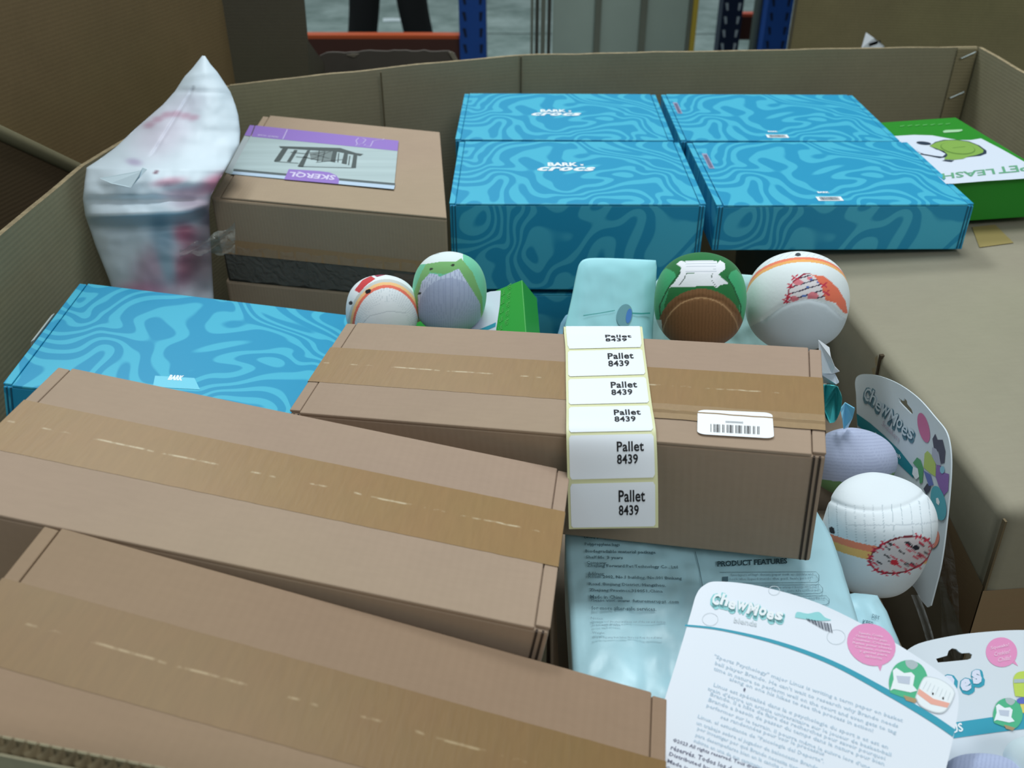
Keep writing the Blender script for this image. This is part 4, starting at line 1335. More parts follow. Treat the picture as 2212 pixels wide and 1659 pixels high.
def mini_cup(P, x, y, s, ang, dz=0.0003):
    ca, sa = math.cos(ang), math.sin(ang)
    q = lambda pts: [(x + (a * ca - b_ * sa) * s, y + (a * sa + b_ * ca) * s) for a, b_ in pts]
    P.poly('printed_toy_outline', m_faint, q(smooth_path([(-40, 26), (-42, -14), (-34, -30), (0, -36), (34, -28), (42, -10), (38, 26), (18, 40), (-20, 40), (-40, 26)], 4)), dz)
    P.poly('printed_toy_white', m_white, q(smooth_path([(-38, 25), (-40, -13), (-32, -28), (0, -34), (32, -26), (40, -10), (36, 25), (17, 38), (-19, 38), (-38, 25)], 4)), dz + .0001)
    P.poly('printed_toy_coral', m_ccoral, q([(-40, 4), (0, 12), (39, 6), (38, 18), (0, 26), (-39, 17)]), dz + .0002)
    P.ell('printed_toy_eye', m_black, q([(-6, 2)])[0], 2 * s, 3 * s, 0, dz + .0003); P.ell('printed_toy_eye', m_black, q([(20, 2)])[0], 2 * s, 3 * s, 0, dz + .0003)
    for k in range(-3, 4):
        P.line('printed_toy_outline', m_faint, q([(k * 10, -18), (k * 10.5, 2)]), 0.8 * s, dz + .0003)
mini_sneaker(P, 1962, 1468, 0.95)
mini_cup(P, 2020, 1500, 0.93, 0.42)
for (x, y, r_) in ((1534, 1338, 17), (1806, 1376, 20), (1672, 1276, 12)):
    P.line('faint_drawing', m_faint, [(x + r_ * math.cos(t * PI / 8), y + r_ * .8 * math.sin(t * PI / 8)) for t in range(17)], 1.0)
paras = [[('"Sports Psychology" major Linus is writing a term paper on basket', 1542, 1418, 1950, 1558), ('ball player Brando. He can\'t wait to research why Brando needs', 1544, 1433, 1940, 1570),
          ('time in nature to perform well on the court and even gets to tag', 1541, 1445, 1936, 1584), ('along on one his hikes to see the process in action!', 1575, 1467, 1886, 1580)],
         [('Linus est spécialisé dans la « psychologie du sport » et est en', 1541, 1480, 1918, 1616), ('train d\'écrire un article universitaire sur le joueur de basket-ball', 1528, 1488, 1925, 1632),
          ('Brando. Il a hâte de faire des recherches pour savoir pourquoi', 1534, 1500, 1912, 1640), ('Brando a besoin de passer du temps dans la nature pour bien', 1530, 1512, 1910, 1652),
          ('performer sur le terrain. Il pourra même le suivre lors d\'une', 1526, 1524, 1880, 1660), ('ses randonnées pour voir le processus', 1556, 1549, 1780, 1630)],
         [('Linus, el estudiante de "Psicología del Deporte",', 1507, 1548, 1780, 1646), ('un trabajo sobre el jugador de baloncesto Brando.', 1504, 1562, 1770, 1662), ('por investigar por qué Brando necesita tiempo', 1506, 1574, 1740, 1668),
          ('para desempeñarse bien en la cancha e incluso', 1502, 1588, 1730, 1676), ('subirse en una de sus caminatas para ver el', 1498, 1600, 1700, 1682)]]
for para in paras:
    for body, x0, y0, x1, y1 in para:
        P.text('body_lettering', m_txt, body, (x0 - 1, y0 + 5), (x1 - 1, y1 + 5), (x0 + 2, y0 - 5), 0.0, res=1, bold=0.012)
for k in range(5):
    P.text('small_print', m_txt2, ('©2023 All rights reserved. Tous droits', 'réservés. Todos los derechos', 'Distributed by. Imported by', 'Made in China. Fabriqué en', 'Conforms to safety standards')[k],
           (1452 - k * 4, 1604 + k * 15), (1640 - 12 * k, 1668 + k * 15), (1455 - k * 4, 1594 + k * 15), 0.0, res=1, bold=0.015)
P.ell('printed_spot', m_txt2, (1608, 1490), 2.2, 4, 15, 0.0001, 10)
P.done(c1)

# --- card 2: the right one, seen from the front
o2 = at_z(2100, 1400, 0.936)
M2 = plane_pose(o2, (1, 0.05, 0), (0.02, -0.42, 1.0))
out2 = smooth_path([(1950, 1412), (1985, 1390), (2060, 1373), (2140, 1364), (2212, 1361), (2290, 1366), (2380, 1385)], 5) + [(2420, 1430), (2400, 1680), (2360, 1900), (1920, 1900), (1930, 1600)]
slot = [(2022, 1423), (2046, 1416), (2049, 1406), (2057, 1400), (2066, 1402), (2072, 1408), (2078, 1411), (2094, 1410), (2100, 1414), (2098, 1422), (2090, 1425), (2040, 1430), (2026, 1431)]
c2b, f2 = card('hang_card', M2, out2, 'white hang card with round pink bubble and hang slot, at bottom right', holes=[slot], mat=plain('glossy_card_shade', (218, 226, 234), 0.35, spec=0.5))
P = Prints(f2, 0.0003)
P.ell('speech_bubble', m_pink, (2163, 1409), 34, 32, 10)
P.poly('speech_bubble', m_pink, [(2186, 1432), (2199, 1439), (2190, 1424)], -0.0001)
for k, w_ in enumerate(('Squeaks!', 'Crinkles!', 'Chills!')):
    cx_, cy_ = 2159 + 5 * k, 1398 + 13 * k; w = (20, 17, 14)[k]
    P.text('bubble_lettering', m_pinkt, w_, (cx_ - w, cy_ + 4 + w * .2), (cx_ + w, cy_ + 4 - w * .2), (cx_ - w, cy_ - 5 + w * .2), 0.0003, bold=0.01)
for ch, b0, b1, t0 in (('o', (2038, 1488), (2064, 1482), (2032, 1462)), ('e', (2076, 1496), (2099, 1490), (2072, 1469)), ('s', (2102, 1480), (2122, 1475), (2096, 1450))):
    P.text('logo_outline', m_teal, ch, (b0[0] + 3, b0[1] + 4), (b1[0] + 4, b1[1] + 4), (t0[0] + 2, t0[1] + 2), 0.0, fat=0.16, bold=0.05)
    P.text('logo_lettering', plain('lilac_white_ink', (222, 226, 244), 0.5), ch, b0, b1, t0, 0.0004, bold=0.07)
P.poly('teal_band', m_teal, [(1990, 1572), (2060, 1561), (2144, 1549), (2212, 1541), (2300, 1532), (2300, 1566), (2212, 1575), (2152, 1582), (2052, 1596), (1990, 1606)])
P.text('band_lettering', m_white, 'LINUS', (2022, 1592), (2081, 1580), (2018, 1573), 0.0003, bold=0.03)
mini_sneaker(P, 2176, 1540, 0.72, 0.0005)
m_lime2 = plain('lime_toy_ink', (194, 216, 96), 0.5)
P.poly('printed_toy_lime', m_lime2, smooth_path([(2192, 1504), (2188, 1470), (2196, 1454), (2216, 1450), (2240, 1452), (2246, 1480), (2240, 1506), (2192, 1504)], 4), 0.0003)
P.poly('printed_toy_grey', plain('toy_grey_ink', (176, 190, 194), 0.5), [(2189, 1468), (2244, 1466), (2244, 1474), (2189, 1476)], 0.0005)
P.ell('printed_toy_blue', plain('blue_toy_ink', (96, 112, 196), 0.5), (2208, 1514), 13, 7, -5, 0.0006)
P.poly('printed_toy_yellow', plain('yellow_toy_ink', (226, 210, 110), 0.5), [(2202, 1520), (2230, 1518), (2232, 1545), (2208, 1540)], 0.0004)
P.done(c2b)

# --- card 3: upright against the large carton
M3c = plane_pose(at_x(1950, 930, 0.392), (0, -1, 0.0), (-1, -0.06, 0.10))
out3 = smooth_path([(1849, 850), (1847, 826), (1853, 812), (1872, 808), (1905, 814), (1945, 832), (1985, 862), (2020, 902), (2042, 930), (2051, 960), (2054, 1000), (2051, 1060), (2042, 1150), (2032, 1220), (2020, 1270), (2010, 1308)], 5) + [(2003, 1312), (1990, 1297), (1975, 1270), (1900, 1200), (1858, 1050), (1852, 930)]
slot3 = [(1941, 859), (1950, 866), (1954, 860), (1959, 866), (1960, 873), (1969, 884), (1972, 893), (1968, 894), (1950, 876), (1943, 868)]
c3b, f3 = card('hang_card', M3c, out3, 'white hang card standing upright against the large brown carton', t=0.0015, holes=[slot3], mat=plain('card_front', (212, 222, 228), 0.45))
P = Prints(f3, 0.0004)
P.poly('teal_band', plain('deep_teal_ink', (36, 134, 146), 0.45), [(1851, 893), (1880, 914), (1910, 940), (1945, 974), (1973, 1010), (1974, 1033), (1945, 1005), (1912, 970), (1880, 942), (1853, 918)])
P.text('band_lettering', m_white, 'Squeaky & Plush', (1889, 942), (1945, 994), (1892, 933), 0.0003, bold=0.02)
m_ink3 = plain('slate_teal_ink', (92, 134, 150), 0.45)
wobble_text(P, 'logo_outline', m_ink3, 'ChewMoes', (1862, 862), (1973, 964), (1872, 828), 0.0, 0.09, grow=0.05)
wobble_text(P, 'logo_lettering', plain('logo_pale', (206, 220, 228), 0.45), 'ChewMoes', (1866, 858), (1971, 955), (1875, 833), 0.0006, 0.01)
P.text('faint_lettering', plain('faint_rose_ink', (196, 184, 196), 0.5), 'Sneakers', (1905, 918), (1942, 955), (1909, 908), 0.0002)
P.ell('speech_bubble', plain('bubble_rose_ink', (206, 118, 158), 0.45), (1996, 924), 33, 11.5, 76)
P.poly('speech_bubble', plain('bubble_rose_ink', (206, 118, 158), 0.45), [(2000, 950), (2005, 957), (2006, 946)], -0.0001)
P.poly('printed_cat', plain('cat_ink', (84, 84, 100), 0.5), [(2015, 948), (2021, 937), (2026, 950), (2037, 950), (2043, 975), (2041, 1000), (2034, 1002), (2028, 975), (2018, 968)])
P.poly('printed_cat_face', plain('cat_face_ink', (176, 180, 196), 0.5), [(2015, 966), (2024, 970), (2030, 984), (2034, 1006), (2024, 1004), (2014, 985)], 0.0002)
P.poly('printed_toy_lime', plain('lime_shade_ink', (184, 204, 112), 0.5), [(1998, 980), (2004, 974), (2022, 992), (2022, 1030), (2010, 1022), (1996, 1010)])
P.poly('printed_toy_green', plain('green_toy_ink', (96, 166, 118), 0.5), [(1973, 1000), (1982, 988), (1990, 994), (1996, 1012), (1994, 1042), (1988, 1045), (1984, 1012)], 0.0002)
P.poly('printed_toy_white', m_white, [(1974, 1008), (1984, 1012), (1987, 1030), (1980, 1036), (1972, 1024)], 0.0004)
P.poly('printed_toy_blue', plain('blue_shade_ink', (110, 124, 186), 0.5), [(1996, 1016), (2012, 1026), (2018, 1048), (2008, 1050)], 0.0003)
P.poly('printed_toy_purple', plain('purple_toy_ink', (146, 112, 176), 0.5), [(2024, 1004), (2030, 1000), (2036, 1020), (2051, 1024), (2049, 1060), (2040, 1070), (2028, 1048), (2022, 1030)], 0.0001)
P.ell('printed_toy_sky', plain('sky_toy_ink', (140, 196, 216), 0.5), (2037, 1015), 5, 8, 0, 0.0004)
P.ell('round_badge', plain('badge_ink', (96, 176, 190), 0.5), (2029, 1087), 38, 15.5, 78, 0.0005)
P.ell('badge_mark', m_white, (2028, 1083), 9, 4, 78, 0.0007, 5)
P.poly('printed_toy_dark', plain('cat_ink', (84, 84, 100), 0.5), [(1996, 1056), (2004, 1044), (2012, 1052), (2008, 1062), (2002, 1068)], 0.0002)
P.ell('coral_blush', plain('coral_blush_ink', (236, 150, 132), 0.5), (2016, 1163), 14, 22, 10, 0.0002)
P.done(c3b)
# clear blister tail below the card
rows = []
for i in range(14):
    rw = []
    for j in range(5):
        t = i / 13
        px_ = 1968 + 6 * math.sin(t * 2) + 30 * t + j * 4.5; py_ = 1285 + 110 * t
        w_ = c3b.matrix_basis.inverted() @ at_y(px_, py_, 0.60 - 0.02 * t + 0.004 * math.sin(j * 1.5))
        rw.append(tuple(w_))
    rows.append(rw)
film('blister_edge', c3b, None, rows, film_mat('blister_film', 0.1, 0.22))

# ================================================================== pale blue bags
m_bagblue = plain('pale_blue_poly', (184, 226, 238), 0.38, spec=0.5, bump=0.6, bscale=28)
m_bagblue2 = plain('pale_blue_poly_light', (164, 228, 238), 0.5, spec=0.4, bump=0.15, bscale=18)
def bag_slab(name, M_, outline_px, t, label, mat, cat='bag', puff=0.010, wr=0.0026, seed=0, grid=46):
    """soft pack: the outline's region puffed up, closed underneath"""
    fr = Frame(M_)
    pl = [fr.px(*p) for p in outline_px]
    xs = [p[0] for p in pl]; ys = [p[1] for p in pl]
    x0, x1, y0, y1 = min(xs), max(xs), min(ys), max(ys)
    # radial grid from the centroid to the outline
    dense = []
    for i in range(len(pl)):
        a_, b2 = Vector(pl[i]), Vector(pl[(i + 1) % len(pl)])
        k = max(1, int((b2 - a_).length / 0.004))
        for q_ in range(k): dense.append(a_ + (b2 - a_) * q_ / k)
    c = Vector(((x0 + x1) / 2, (y0 + y1) / 2)); n = len(dense); R_ = 26
    def top(p, rr):
        e = 1 - rr
        h = puff * (1 - max(0, (1 - e * 3.2)) ** 2 if e < 0.3125 else 1)
        w_ = wr * (mnoise.noise(Vector((p.x * 60 + seed, p.y * 60, 0))) + 0.6 * mnoise.noise(Vector((p.x * 150, p.y * 35 + seed, 3)))) * (0.25 + 0.75 * min(1, e * 6))
        return h - puff + w_
    vs = [(c.x, c.y, top(c, 0))]
    for k in range(1, R_ + 1):
        rr = k / R_
        for d in dense:
            p = c + (d - c) * rr
            vs.append((p.x, p.y, top(p, rr)))
    kb = len(vs)
    for d in dense: vs.append((d.x + (c.x - d.x) * .01, d.y + (c.y - d.y) * .01, -t))
    vs.append((c.x, c.y, -t))
    fs = [(0, 1 + i, 1 + (i + 1) % n) for i in range(n)]
    for k in range(R_ - 1):
        s0, s1 = 1 + k * n, 1 + (k + 1) * n
        fs += [(s0 + i, s1 + i, s1 + (i + 1) % n, s0 + (i + 1) % n) for i in range(n)]
    s0 = 1 + (R_ - 1) * n
    fs += [(s0 + i, kb + i, kb + (i + 1) % n, s0 + (i + 1) % n) for i in range(n)]
    fs += [(kb + n, kb + (i + 1) % n, kb + i) for i in range(n)]
    r = empty(name, M_, label, cat)
    MB().add(vs, fs).build('cover', mat, r, smooth=True)
    return r, fr, top
# main bag with the printed text
MP = plane_pose((0.17, 0.50, 0.936), (1, 0, 0), (0.0, -0.03, 1))
out = [(1222, 1100), (1224, 1180), (1232, 1300), (1241, 1445), (1246, 1500), (1300, 1530), (1600, 1540), (1850, 1500), (1874, 1430), (1872, 1380), (1848, 1300), (1822, 1215), (1800, 1150), (1760, 1080), (1500, 1040)]
bag1, fb, _ = bag_slab('poly_bag', MP, out, 0.075, 'pale blue bag printed with small text and product features, under the middle carton', m_bagblue, seed=2, puff=0.006)
m_btx = plain('grey_blue_ink', (92, 124, 138), 0.5)
P = Prints(fb, 0.0020)
L1 = ['(with) pet pads, packed by', 'Polypropylene bags', 'Biodegradable material package', 'Shelf life: 3 years', 'Company:', 'Zhejiang Forward Pet Technology Co., Ltd', 'Address:',
      'Room 2002, No.1 building, No.101 Binkang', 'Road, Binjiang District, Hangzhou,', 'Zhejiang Province,310051,China', 'Made in China', 'Please visit: www. futuremerupet .com', 'for more after-sale services.']
yy = [1168, 1184, 1199, 1212, 1224, 1230, 1247, 1254, 1270, 1283, 1297, 1305, 1321]
ww = [110, 76, 152, 80, 44, 196, 36, 202, 166, 158, 70, 190, 140]
for k, body in enumerate(L1):
    x0 = 1262 + k * 1.3
    P.text('printed_text', m_btx, body, (x0, yy[k]), (x0 + ww[k], yy[k] + ww[k] * 0.02), (x0 - .5, yy[k] - 8.5), res=1, bold=0.012)
for k in range(5):
    y = (1342, 1350, 1356, 1374, 1384)[k]; w = (28, 160, 62, 28, 150)[k]
    P.text('printed_text', plain('faint_blue_ink', (132, 164, 178), 0.5), ('Notes:', 'Store in a cool dry place and keep out of the sun and children', 'do not wash or reuse', 'Weight:', 'Keep the bag away from babies. Not a toy. Keep dry at all times')[k],
           (1276 + k, y), (1276 + k + w, y + 1), (1276 + k, y - 6), res=1)
P.text('printed_heading', plain('deep_slate_ink', (52, 78, 88), 0.5), 'PRODUCT FEATURES', (1549, 1228), (1700, 1221), (1549, 1216), bold=0.03)
P.line('printed_rule', m_btx, [(1501, 1195), (1510, 1230), (1517, 1270)], 1.2)
for (x0, y0, x1, y1) in ((1554, 1240, 1768, 1262), (1600, 1268, 1776, 1286), (1640, 1292, 1790, 1310)):
    P.line('printed_rule', m_btx, [(x0, y0), (x1 - 6, y0 - 1), (x1, y0 + 6), (x1, y1 - 4), (x1 - 6, y1), (x0 + 4, y1 + 2)], 1.2)
for k, (x0, x1, y) in enumerate(((1578, 1756, 1249), (1576, 1752, 1258), (1650, 1768, 1276), (1650, 1770, 1284), (1690, 1782, 1300))):
    P.text('printed_text', plain('faint_blue_ink', (132, 164, 178), 0.5), ('Five layers of high density paper soak up quickly and', 'lock the liquid inside the pad, leak proof', 'Adhesive strips keep the pad', 'in place on the floor', 'Quick dry surface'
           )[k], (x0, y + 1), (x1, y - 1), (x0, y - 6), res=1)
P.poly('printed_icon', m_btx, [(1560, 1250), (1572, 1249), (1572, 1260), (1560, 1261)])
P.done(bag1)
# second bag to its right, lower
MP2 = plane_pose((0.28, 0.50, 0.900), (1, 0, 0), (0.05, -0.03, 1))
bag2, fb2, _ = bag_slab('poly_bag', MP2, [(1700, 1300), (1700, 1420), (1760, 1500), (1980, 1500), (1975, 1460), (1962, 1420), (1945, 1370), (1920, 1310), (1900, 1275), (1850, 1270)], 0.05, 'pale blue bag at lower right, peeking out under the white barrel toy', m_bagblue, seed=9, puff=0.006)
P = Prints(fb2, 0.0012); P.text('printed_text', m_btx, 'KEEP', (1862, 1350), (1884, 1356), (1864, 1340)); P.text('printed_text', m_btx, 'DRY', (1882, 1336), (1898, 1341), (1884, 1328)); P.done(bag2)
# folded upright pack between the toys
MU = plane_pose(at_y(1320, 640, 0.925), (1, 0, 0), (0.02, -0.75, 0.66))
out = smooth_path([(1216, 730), (1222, 700), (1236, 640), (1246, 590), (1252, 568), (1266, 557), (1300, 555), (1360, 557), (1418, 560)], 3) + [(1420, 575), (1417, 640), (1412, 700), (1410, 760), (1400, 800), (1230, 800)]
up_, fu, _ = bag_slab('folded_pack', MU, out, 0.03, 'pale turquoise folded pad pack standing with small oval hole', m_bagblue2, 'pack', puff=0.004, wr=0.0008)
P = Prints(fu, 0.0012)
P.ell('cut_hole', plain('hole_shade', (112, 168, 180), 0.5), (1349, 682), 17, 25, 12)
P.ell('hole_inside', plain('hole_blue', (56, 128, 206), 0.4), (1358, 683), 6, 16, 10, 0.0004)
m_crease = plain('turquoise_crease', (60, 164, 160), 0.5)
P.line('crease', m_crease, [(1364, 677), (1385, 678), (1404, 677)], 3.0, 0.0003)
P.line('crease', m_crease, [(1260, 682), (1295, 677), (1328, 671)], 1.3, 0.0003)
P.done(up_)
MU2 = plane_pose(at_y(1230, 700, 0.965), (1, 0, 0), (0.02, -0.75, 0.66))
pk2, _, _ = bag_slab('poly_bag', MU2, [(1195, 790), (1204, 725), (1212, 696), (1222, 680), (1240, 670), (1262, 672), (1262, 790)], 0.02, 'pale blue translucent bag edge left of the folded pack', plain('hazy_blue_poly', (140, 190, 216), 0.4), puff=0.004)
MU3 = plane_pose(at_y(1520, 690, 0.965), (1, 0, 0), (0.0, -0.8, 0.6))
pk3, _, _ = bag_slab('poly_bag', MU3, [(1408, 800), (1410, 640), (1414, 612), (1424, 600), (1500, 592), (1590, 590), (1640, 594), (1660, 640), (1660, 800)], 0.03, 'pale turquoise bag behind the two right toys', plain('pale_turquoise_poly', (186, 226, 226), 0.45, bump=0.3, bscale=40), puff=0.004)

# crumpled scraps between carton and large carton
def scrap(name, pts, Y, label, mat, t=0.0035, cat='wrapper', bend=0.01):
    r = []
    mb = MB(); n = len(pts)
    w = [at_y(x, y, Y + bend * math.sin(i * 1.9)) for i, (x, y) in enumerate(pts)]
    c = sum(w, Vector()) / n
    f_ = [tuple(v - c) for v in w] + [tuple(v - c + Vector((0.3, 1, -0.3)) * t) for v in w]
    mb.add(f_, [tuple(range(n))[::-1], tuple(range(n, 2 * n))] + [(i, (i + 1) % n, n + (i + 1) % n, n + i) for i in range(n)])
    o = mb.build(name, mat, None, Matrix.Translation(c), bevel=0.0006)
    return tag(o, label, cat)
m_tq = plain('turquoise_film', (84, 196, 200), 0.35, bump=0.4, bscale=50)
scrap('paper_scrap', [(1768, 735), (1792, 752), (1795, 772), (1803, 792), (1814, 803), (1798, 808), (1770, 806)], 0.775, 'white torn paper corner sticking out beside the middle carton', m_paper, cat='paper')
scrap('paper_scrap', [(1772, 808), (1804, 808), (1813, 826), (1806, 831), (1774, 828)], 0.768, 'small grey-white paper tab just under the white torn corner', plain('grey_paper', (186, 196, 206), 0.5), cat='paper')
scrap('film_wrapper', smooth_path([(1776, 832), (1803, 834), (1812, 842), (1819, 860), (1816, 885), (1806, 908), (1796, 914), (1786, 908), (1778, 880), (1776, 832)], 3)[:-1], 0.752, 'turquoise crumpled plastic wrapper beside the middle carton', m_tq)
scrap('film_wrapper', [(1815, 884), (1826, 872), (1846, 884), (1842, 902), (1832, 924), (1822, 928), (1820, 908)], 0.745, 'light blue torn plastic piece hanging next to turquoise wrapper', plain('sky_film', (140, 200, 226), 0.4), cat='wrapper')

# small green box with white panel behind the middle carton
MGs = pose((-0.0617, 0.8576, 0.9314), (23.38, -27.42, -7.78))
RTR = MGs @ Vector((0.08, 0.10, 0))
MGs = pose(tuple(Vector((-0.0617, 0.8576, 0.9314)) + (at_y(1128, 604, RTR.y) - RTR)), (23.38, -27.42, -7.78))
sg = empty('leash_box', MGs, 'small bright green box with white panel, standing behind the middle carton', 'box')
MB().box(-0.075, 0.08, -0.085, 0.10, -0.037, 0).build('body', plain('bright_green_print', (50, 160, 62), 0.4, var=0.04), sg, bevel=0.001)
P = Prints(Frame(MGs), 0.0004)
P.poly('white_print', m_wh2, [(975, 720), (1000, 664), (1030, 640), (1060, 630), (1082, 628), (1080, 660), (1071, 720)])
P.poly('teal_stripe', m_teal, [(1030, 715), (1072, 697), (1071, 706), (1046, 717)], 0.0003)
for k in range(5):
    x_, y_ = 1098 - k * 1.5, 616 + k * 19
    P.text('printed_lettering', plain('pale_green_ink', (92, 178, 92), 0.5), 'PET', (x_, y_ + 12), (x_ + 8, y_ + 6), (x_ - 1, y_ + 2), 0.0003)
    P.text('printed_lettering', plain('pale_green_ink', (92, 178, 92), 0.5), 'LE', (x_ - 14, y_ + 24), (x_ - 6, y_ + 18), (x_ - 15, y_ + 16), 0.0003)
P.done(sg)

# ================================================================== strip of labels over the middle carton
FRM = Frame(MM)
def mtop(x, y, h=0.0):   # point on the carton top by photo pixel
    a_, b2 = FRM.px(x, y); return MM @ Vector((a_, b2, h))
HH = 0.0028
left = [mtop(1219, 727, HH), mtop(1222, 764, HH + .0006), mtop(1223, 826, HH + .0012), mtop(1224, 886, HH + .001), mtop(1224, 947, HH + 0.001)]
right = [mtop(1389, 727, HH), mtop(1392, 760, HH + .0006), mtop(1400, 821, HH + .0012), mtop(1408, 882, HH + .001), mtop(1417, 943, HH + 0.001)]
yF = (left[-1] + right[-1]) / 2
left += [at_y(1226, 1041, yF.y - 0.014), at_y(1229, 1143, yF.y - 0.030)]
right += [at_y(1421, 1036, yF.y - 0.026), at_y(1422, 1140, yF.y - 0.044)]
# the strip goes on over the back edge and falls behind
lb, rb = mtop(1218, 716, HH), mtop(1387, 716, HH)
left = [lb + Vector((0, 0.010, -0.03)), lb + Vector((0, .004, -0.001))] + left
right = [rb + Vector((0, 0.010, -0.03)), rb + Vector((0, .004, -0.001))] + right
def catmull3(P_, t):
    i = min(int(t), len(P_) - 2); f_ = t - i
    p0 = P_[max(i - 1, 0)]; p1 = P_[i]; p2 = P_[i + 1]; p3 = P_[min(i + 2, len(P_) - 1)]
    return 0.5 * ((2 * p1) + (p2 - p0) * f_ + (2 * p0 - 5 * p1 + 4 * p2 - p3) * f_ ** 2 + (3 * p1 - p0 - 3 * p2 + p3) * f_ ** 3)
ORG = yF.copy()
def sp_(s, t, h=0.0):
    a_, b2 = catmull3(left, t), catmull3(right, t)
    e = 0.01
    a2, b3 = catmull3(left, min(t + e, len(left) - 1.0001)), catmull3(right, min(t + e, len(left) - 1.0001))
    a1, b1 = catmull3(left, max(t - e, 0)), catmull3(right, max(t - e, 0))
    nrm = (b2 - a_).cross((a1 - a2)).normalized()
    return tuple(a_ + (b2 - a_) * s + nrm * h - ORG)
ls = empty('label_strip', Matrix.Translation(ORG), 'white strip of six pallet labels draped over the middle brown carton', 'label strip')
NT = 8 * 12; T1 = len(left) - 1
mb = MB()
g_ = []
for k in range(NT + 1):
    t = T1 * k / NT * 0.99999
    for s in (0, .25, .5, .75, 1): g_.append(sp_(s, t, 0))
for k in range(NT + 1):
    t = T1 * k / NT * 0.99999
    for s in (0, .25, .5, .75, 1): g_.append(sp_(s, t, -0.0003))
o_ = 5 * (NT + 1)
fs = []
for k in range(NT):
    for j in range(4):
        a0 = k * 5 + j
        fs.append((a0, a0 + 5, a0 + 6, a0 + 1)); fs.append((o_ + a0, o_ + a0 + 1, o_ + a0 + 6, o_ + a0 + 5))
mb.add(g_, fs); mb.build('backing_paper', plain('glassine_backing', (222, 222, 176), 0.4), ls, smooth=True)
lab_t = [(1.25, 2.96), (3.04, 3.96), (4.04, 4.96), (5.04, 5.96), (6.04, 6.96), (7.04, 7.93)]
lab_t = [(0.3, 2.95), (3.05, 3.95), (4.05, 4.95), (5.05, 5.95), (6.03, 6.95), (7.04, 7.94)]
m_lab = plain('label_face', (236, 241, 248), 0.45)
for q, (ta, tb) in enumerate(lab_t):
    mb = MB(); vs = []; n1, n2 = 14, 14
    for i in range(n1 + 1):
        tt = ta + (tb - ta) * i / n1
        edge = min((tt - ta) / (tb - ta), (tb - tt) / (tb - ta))
        ins = 0.03 + 0.02 * max(0, 1 - edge / 0.06) ** 2
        for j in range(n2 + 1):
            vs.append(sp_(ins + (1 - 2 * ins) * j / n2, tt, 0.0005))
    mb.add(vs, [(i * (n2 + 1) + j, (i + 1) * (n2 + 1) + j, (i + 1) * (n2 + 1) + j + 1, i * (n2 + 1) + j + 1) for i in range(n1) for j in range(n2)])
    lb_ = mb.build('label', m_lab, ls, smooth=True)
    mb = MB()
    span = tb - ta
    base = tb - (0.95 if q else 0.36)
    for body, s0, s1, t0, t1 in (('Pallet', 0.52 + 0.01 * q, 0.85 + 0.002 * q, 0.40, 0.16), ('8439', 0.52 + 0.01 * q, 0.79, 0.68, 0.46)):
        v, f, _ = text_geo(body, 0.022, 0, 1.05, 3)
        tl_, th_ = t0, t1
        vs = []
        for a_, b2 in v:
            tt = tb - 0.9 * 1 + (t0 + (t1 - t0) * b2) * 0.9 if q else tb - 0.9 + (t0 + (t1 - t0) * b2) * 0.9 - 0.05
            if not q: tt = max(tt + 0.0, 2.02)
            vs.append(sp_(s0 + (s1 - s0) * a_, tt, 0.0008))
        mb.add(vs, f)
    mb.build('printed_lettering', m_black, lb_)

